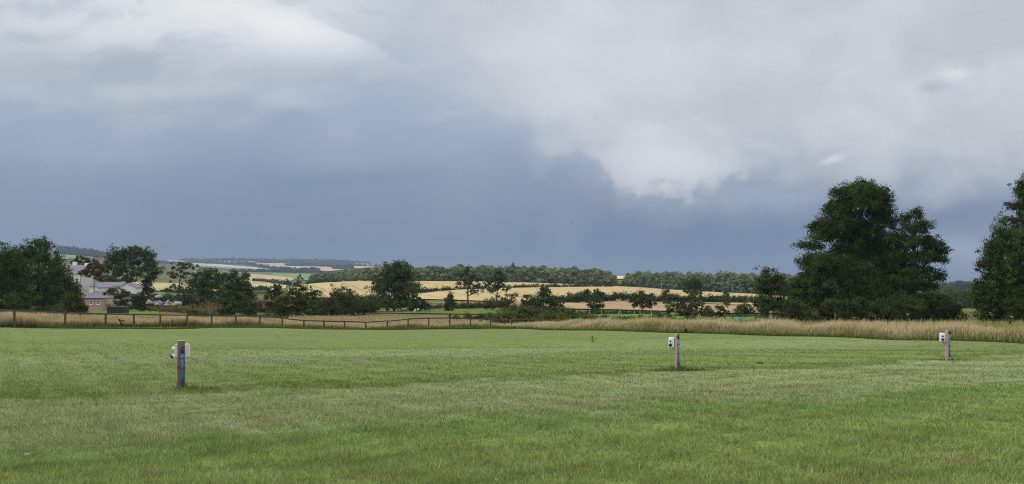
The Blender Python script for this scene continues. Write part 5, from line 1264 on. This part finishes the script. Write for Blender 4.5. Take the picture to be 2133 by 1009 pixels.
    P('bush', 'low bush under the leaning olive green tree', 'bush', 1030, 300, [(1022, 630, 14, 8), (1046, 624, 20, 8), (1070, 616, 16, 4), (1062, 630, 18, 8), (1095, 618, 14, 4)], M['brownish'], clump=4.5, cover=2.4, seed=20, twigs=6, trunk=.1, bark=B, group='bushes across the middle of the view')
    P('broadleaf_tree', 'dark bushy tree behind the bright willow bush', 'tree', 1132, 205, [(1136, 608, 14, 12), (1128, 622, 18, 14), (1146, 626, 14, 14), (1118, 634, 22, 12), (1150, 640, 12, 10), (1105, 630, 16, 9)], M['syc2'], clump=6, cover=3.2, trunk=.2, bark=B, seed=21)
    P('bush', 'russet small bush beside the dark bushy tree', 'bush', 1166, 215, [(1166, 631, 8, 6), (1170, 638, 9, 6), (1160, 640, 8, 6)], M['copper'], clump=4, cover=2.0, twigs=8, trunk=.07, bark=B, seed=22)
    P('willow_bush', 'wide bright green bush leaning over the post and rail fence', 'bush', 1085, 92,
      [(1085, 646, 30, 12), (1060, 655, 34, 14), (1110, 655, 34, 14), (1036, 666, 26, 14), (1090, 668, 46, 16), (1142, 662, 34, 14), (1062, 678, 40, 12), (1120, 678, 44, 12), (1165, 668, 26, 10), (1026, 680, 16, 8)], M['lightbush'], clump=5.5, cover=2.8, seed=23, twigs=26, trunk=.06, bark=B, leaf=.17)
    P('bush', 'pale green bush trailing right from the bright willow bush', 'bush', 1205, 105, [(1190, 655, 26, 10), (1215, 660, 26, 9), (1170, 648, 18, 8), (1235, 664, 18, 6)], M['lightbush'], clump=5, cover=2.2, seed=24, twigs=14, trunk=.05, bark=B, leaf=.18)
    P('hawthorn_bush', 'round dark hawthorn in front of the pink pasture', 'bush', 1240, 255, [(1238, 628, 14, 7), (1230, 638, 14, 8), (1248, 640, 14, 9), (1238, 648, 12, 5)], M['haw'], base=655, clump=4.2, cover=3.0, trunk=.16, bark=B, seed=25, group='hawthorns on the pasture')
    P('hawthorn_bush', 'fan shaped dark hawthorn with a clear stem, centre of the pink pasture', 'bush', 1338, 262, [(1336, 612, 16, 8), (1326, 622, 16, 9), (1348, 620, 16, 9), (1356, 632, 12, 9), (1338, 634, 22, 10), (1322, 634, 8, 8)], M['haw'], base=656, clump=4.2, cover=2.8, trunk=.2, bark=B, skirt=False, seed=26, twigs=16, group='hawthorns on the pasture')
    P('broadleaf_tree', 'round dark tree in the hedge, crossing the edge of the right wood', 'tree', 1440, 420, [(1440, 584, 16, 8), (1430, 592, 14, 9), (1452, 592, 14, 9), (1440, 602, 20, 10), (1462, 607, 6, 5), (1444, 612, 16, 6)], M['oak'], base=632, clump=4.2, cover=3.0, trunk=.4, bark=B, seed=27)
    P('bush', 'dark pointed bush in the hedge left of the two rounded ones', 'bush', 1210, 385, [(1222, 612, 7, 9), (1205, 619, 12, 8), (1195, 624, 8, 6)], M['syc2'], clump=4, seed=28, group='tall bushes in the hedge')
    P('bush', 'squarish dark bush rising from the hedge above the round hawthorn', 'bush', 1247, 385, [(1246, 609, 9, 7), (1252, 616, 9, 8), (1240, 618, 8, 7)], M['syc2'], clump=4, seed=29, group='tall bushes in the hedge')
    P('bush', 'russet topped bush in the hedge near the power pole', 'bush', 1389, 390, [(1384, 608, 7, 5), (1396, 608, 7, 5), (1390, 616, 11, 7)], M['brownish'], clump=4, seed=30, group='tall bushes in the hedge')
    P('bush', 'twiggy dark bush in the hedge right of the round hedge tree', 'bush', 1511, 400, [(1510, 610, 6, 3), (1512, 617, 8, 5)], M['haw'], clump=3.5, seed=31, twigs=6, trunk=.12, bark=B, group='tall bushes in the hedge')
    P('hawthorn_tree', 'spreading olive hawthorn clump right of the fan shaped one', 'tree', 1428, 195,
      [(1432, 622, 20, 9), (1446, 634, 22, 12), (1420, 640, 26, 14), (1400, 646, 22, 10), (1440, 652, 34, 12), (1398, 622, 12, 4), (1412, 616, 8, 4), (1472, 650, 18, 10), (1410, 660, 26, 8)], M['haw'], clump=5, cover=2.6, trunk=.16, bark=B, twigs=30, seed=32, gap=.08)
    P('bush', 'straggly brown hawthorn leaning right beside the olive clump', 'bush', 1476, 180, [(1470, 644, 10, 6), (1484, 650, 12, 7), (1478, 660, 16, 7)], M['brownish'], clump=4, cover=1.8, twigs=16, trunk=.08, bark=B, seed=33, group='bushes across the middle of the view')
    # left
    P('broadleaf_tree', 'dark leafy tree cut off by the left edge of the picture', 'tree', 12, 168, [(12, 535, 34, 24), (-20, 560, 40, 40), (22, 575, 44, 36), (0, 610, 60, 40), (40, 620, 40, 34), (-60, 590, 50, 60)], M['syc'], trunk=.4, bark=B, clump=8, cover=3.2, seed=34)
    P('broadleaf_tree', 'tall feathery topped tree in the dark clump at left', 'tree', 78, 182, [(82, 508, 26, 14), (60, 520, 24, 14), (102, 522, 18, 14), (48, 534, 24, 12), (82, 540, 42, 22), (118, 545, 14, 16), (70, 575, 50, 30), (105, 575, 36, 30), (80, 620, 60, 36)], M['oak'], trunk=.4, bark=B, clump=7, cover=2.6, seed=35, gap=.12)
    P('broadleaf_tree', 'dark tree hiding the side of the farmhouse', 'tree', 130, 176, [(120, 566, 15, 14), (134, 588, 15, 18), (112, 590, 26, 24), (150, 604, 15, 19), (130, 620, 36, 26), (90, 630, 40, 26), (160, 618, 10, 16)], M['syc2'], trunk=.3, bark=B, clump=7, cover=3.2, seed=36)
    P('bush', 'brownish bush in front of the cottage corner', 'bush', 150, 150, [(145, 622, 22, 12), (160, 632, 18, 14), (135, 640, 24, 12), (170, 642, 14, 10), (155, 648, 24, 8)], M['brownish'], clump=5.5, cover=2.8, seed=37)
    P('bush', 'grey-green bush at the left end of the long fence', 'bush', 18, 120, [(20, 628, 20, 12), (5, 636, 24, 14), (34, 640, 18, 12), (-15, 632, 20, 14)], M['ash'], clump=6, cover=2.8, seed=38)
    P('bush', 'dull green bush low behind the fence, before the brownish bush', 'bush', 100, 140, [(95, 648, 24, 10), (70, 650, 26, 9), (125, 652, 20, 8), (50, 652, 16, 8)], M['haw'], clump=5.5, seed=39)
    P('broadleaf_tree', 'small dark tree behind the farmhouse chimneys', 'tree', 172, 300, [(170, 538, 12, 7), (180, 546, 10, 8), (163, 548, 10, 8), (172, 560, 16, 12)], M['oak'], base=625, clump=4.5, seed=40, trunk=.2, bark=B)
    P('copper_tree', 'russet leaved tree against the front of the farmhouse', 'tree', 196, 245, [(198, 546, 10, 8), (188, 556, 14, 10), (206, 558, 12, 10), (180, 568, 12, 8), (198, 572, 20, 12), (208, 584, 10, 10)], M['copper'], base=612, clump=4.5, cover=3.0, seed=41, trunk=.15, bark=B, gap=.04, twigs=8, skirt=False)
    P('oak_tree', 'broad spreading oak with gaps, right of the farm buildings', 'tree', 270, 300, [(278, 522, 28, 12), (252, 530, 26, 14), (300, 532, 24, 16), (232, 546, 20, 14), (272, 548, 46, 20), (314, 552, 14, 16), (240, 568, 28, 18), (290, 568, 38, 18), (232, 582, 16, 12), (262, 584, 18, 8), (306, 588, 16, 10), (318, 575, 10, 12)], M['oak'], base=614, clump=5.5, cover=2.9, seed=42, trunk=.5, bark=B, gap=.08)
    P('stag_headed_tree', 'half bare tree with twigs sticking out of its top', 'tree', 372, 292, [(372, 558, 29, 17), (362, 575, 20, 13), (384, 574, 22, 14), (368, 596, 18, 13), (396, 556, 12, 7)], M['haw'], base=618, clump=3.2, cover=.85, skirt=False, seed=43, trunk=.34, bark=B, gap=.05, twigs=100)
    P('broadleaf_tree', 'green rounded tree right of the half bare tree', 'tree', 430, 285, [(440, 568, 22, 9), (422, 578, 24, 12), (455, 580, 20, 12), (410, 594, 24, 14), (440, 598, 36, 16), (420, 612, 34, 12)], M['oak'], clump=5.5, cover=3.2, seed=44, trunk=.3, bark=B, group='clump of rounded trees')
    P('broadleaf_tree', 'darker rounded tree at the valley end of the clump', 'tree', 492, 270, [(480, 576, 22, 10), (500, 584, 20, 12), (512, 600, 16, 16), (485, 600, 28, 18), (520, 616, 10, 14), (470, 616, 30, 14), (502, 622, 24, 14)], M['syc2'], clump=5.5, cover=3.2, seed=45, trunk=.3, bark=B, group='clump of rounded trees')
    P('bush', 'grey-green bush below the half bare tree', 'bush', 400, 250, [(395, 620, 20, 10), (415, 628, 20, 8), (380, 628, 14, 8)], M['ash'], clump=5, seed=46)
    P('hawthorn_bush', 'dense dark bush just behind the long fence', 'bush', 495, 150, [(495, 620, 22, 9), (480, 632, 24, 12), (510, 634, 24, 13), (495, 646, 34, 12), (470, 650, 18, 8), (520, 652, 14, 8)], M['syc2'], clump=5.5, cover=3.2, seed=47)
    P('bush', 'thin young tree with few leaves beside the fence', 'bush', 403, 110, [(403, 640, 8, 6), (398, 626, 6, 6), (410, 634, 6, 5), (404, 652, 8, 6)], M['brownish'], clump=4, cover=1.3, trunk=.05, bark=B, twigs=14, seed=48)
    P('hawthorn_bush', 'olive brown hawthorn, largest of the thicket by the sagging rails', 'bush', 608, 165, [(612, 612, 24, 8), (600, 626, 30, 13), (628, 630, 24, 14), (610, 644, 34, 13), (585, 648, 18, 10)], M['brownish'], clump=5.5, cover=3.0, seed=49, twigs=10, trunk=.1, bark=B)
    P('hawthorn_bush', 'dark green hawthorn behind the olive brown one', 'bush', 640, 200, [(632, 603, 20, 7), (650, 612, 18, 9), (640, 624, 26, 14), (662, 628, 16, 12)], M['syc2'], clump=5, cover=3.2, seed=50)
    P('hawthorn_bush', 'dark bush between the valley fields and the thicket', 'bush', 573, 240, [(575, 598, 12, 5), (568, 606, 12, 7), (580, 612, 14, 8), (562, 618, 10, 7)], M['hedge'], clump=4.5, seed=51)
    P('round_bush', 'small rounded tree on the valley pasture', 'bush', 623, 900, [(623, 577.5, 6.2, 4), (619, 580.5, 3.4, 3), (627, 580.5, 3.4, 3)], M['oak'], base=584.5, clump=1.6, cover=3.0, skirt=False, seed=52, trunk=.25, bark=B)
    P('round_bush', 'tree on the lip of the wheat field in the dip', 'bush', 603, 650, [(603, 591, 5, 4.5), (606, 596, 5, 4), (610, 600, 6, 4)], M['oak'], clump=2, cover=3.0, seed=53)
    P('round_bush', 'round bush left of the end of the left wood', 'bush', 620, 760, [(620, 588, 6, 4), (627, 590, 5, 3), (614, 591, 4, 3)], M['oak'], clump=2, cover=3.0, seed=54)
    P('round_bush', 'dark round bush on the valley hedge', 'bush', 574, 800, [(574, 588.5, 5, 3)], M['hedge'], clump=1.6, seed=55)
    P('broadleaf_tree', 'trees crown at the end of the rounded clump above the stubble', 'tree', 515, 420, [(512, 573, 10, 6), (520, 580, 8, 6), (506, 582, 10, 8), (514, 590, 12, 8)], M['oak'], base=612, clump=3.5, seed=56, trunk=.25, bark=B)
    P('bush', 'low dark bush on the farm lawn side of the oak', 'bush', 245, 225, [(242, 607, 18, 7), (258, 612, 16, 7), (230, 612, 12, 6), (246, 617, 22, 6)], M['haw'], clump=4.5, cover=2.8, seed=57)
    P('bush', 'green bush right of the white gable end', 'bush', 295, 235, [(294, 610, 9, 5), (304, 615, 13, 6), (282, 617, 9, 4)], M['hedge'], clump=4.5, cover=2.8, seed=58)

# ------------------------------------------------------------------ everything
build_materials()
build_world(); build_light_camera(); build_haze()
build_ground(); build_lawn()
build_lawn_grass(); build_tall_grass()
build_fields(); build_woods(); build_trees()
build_bollards(); build_fences(); build_wire_fences()
build_buildings(); build_clutter(); build_poles(); build_animals(); build_weeds()
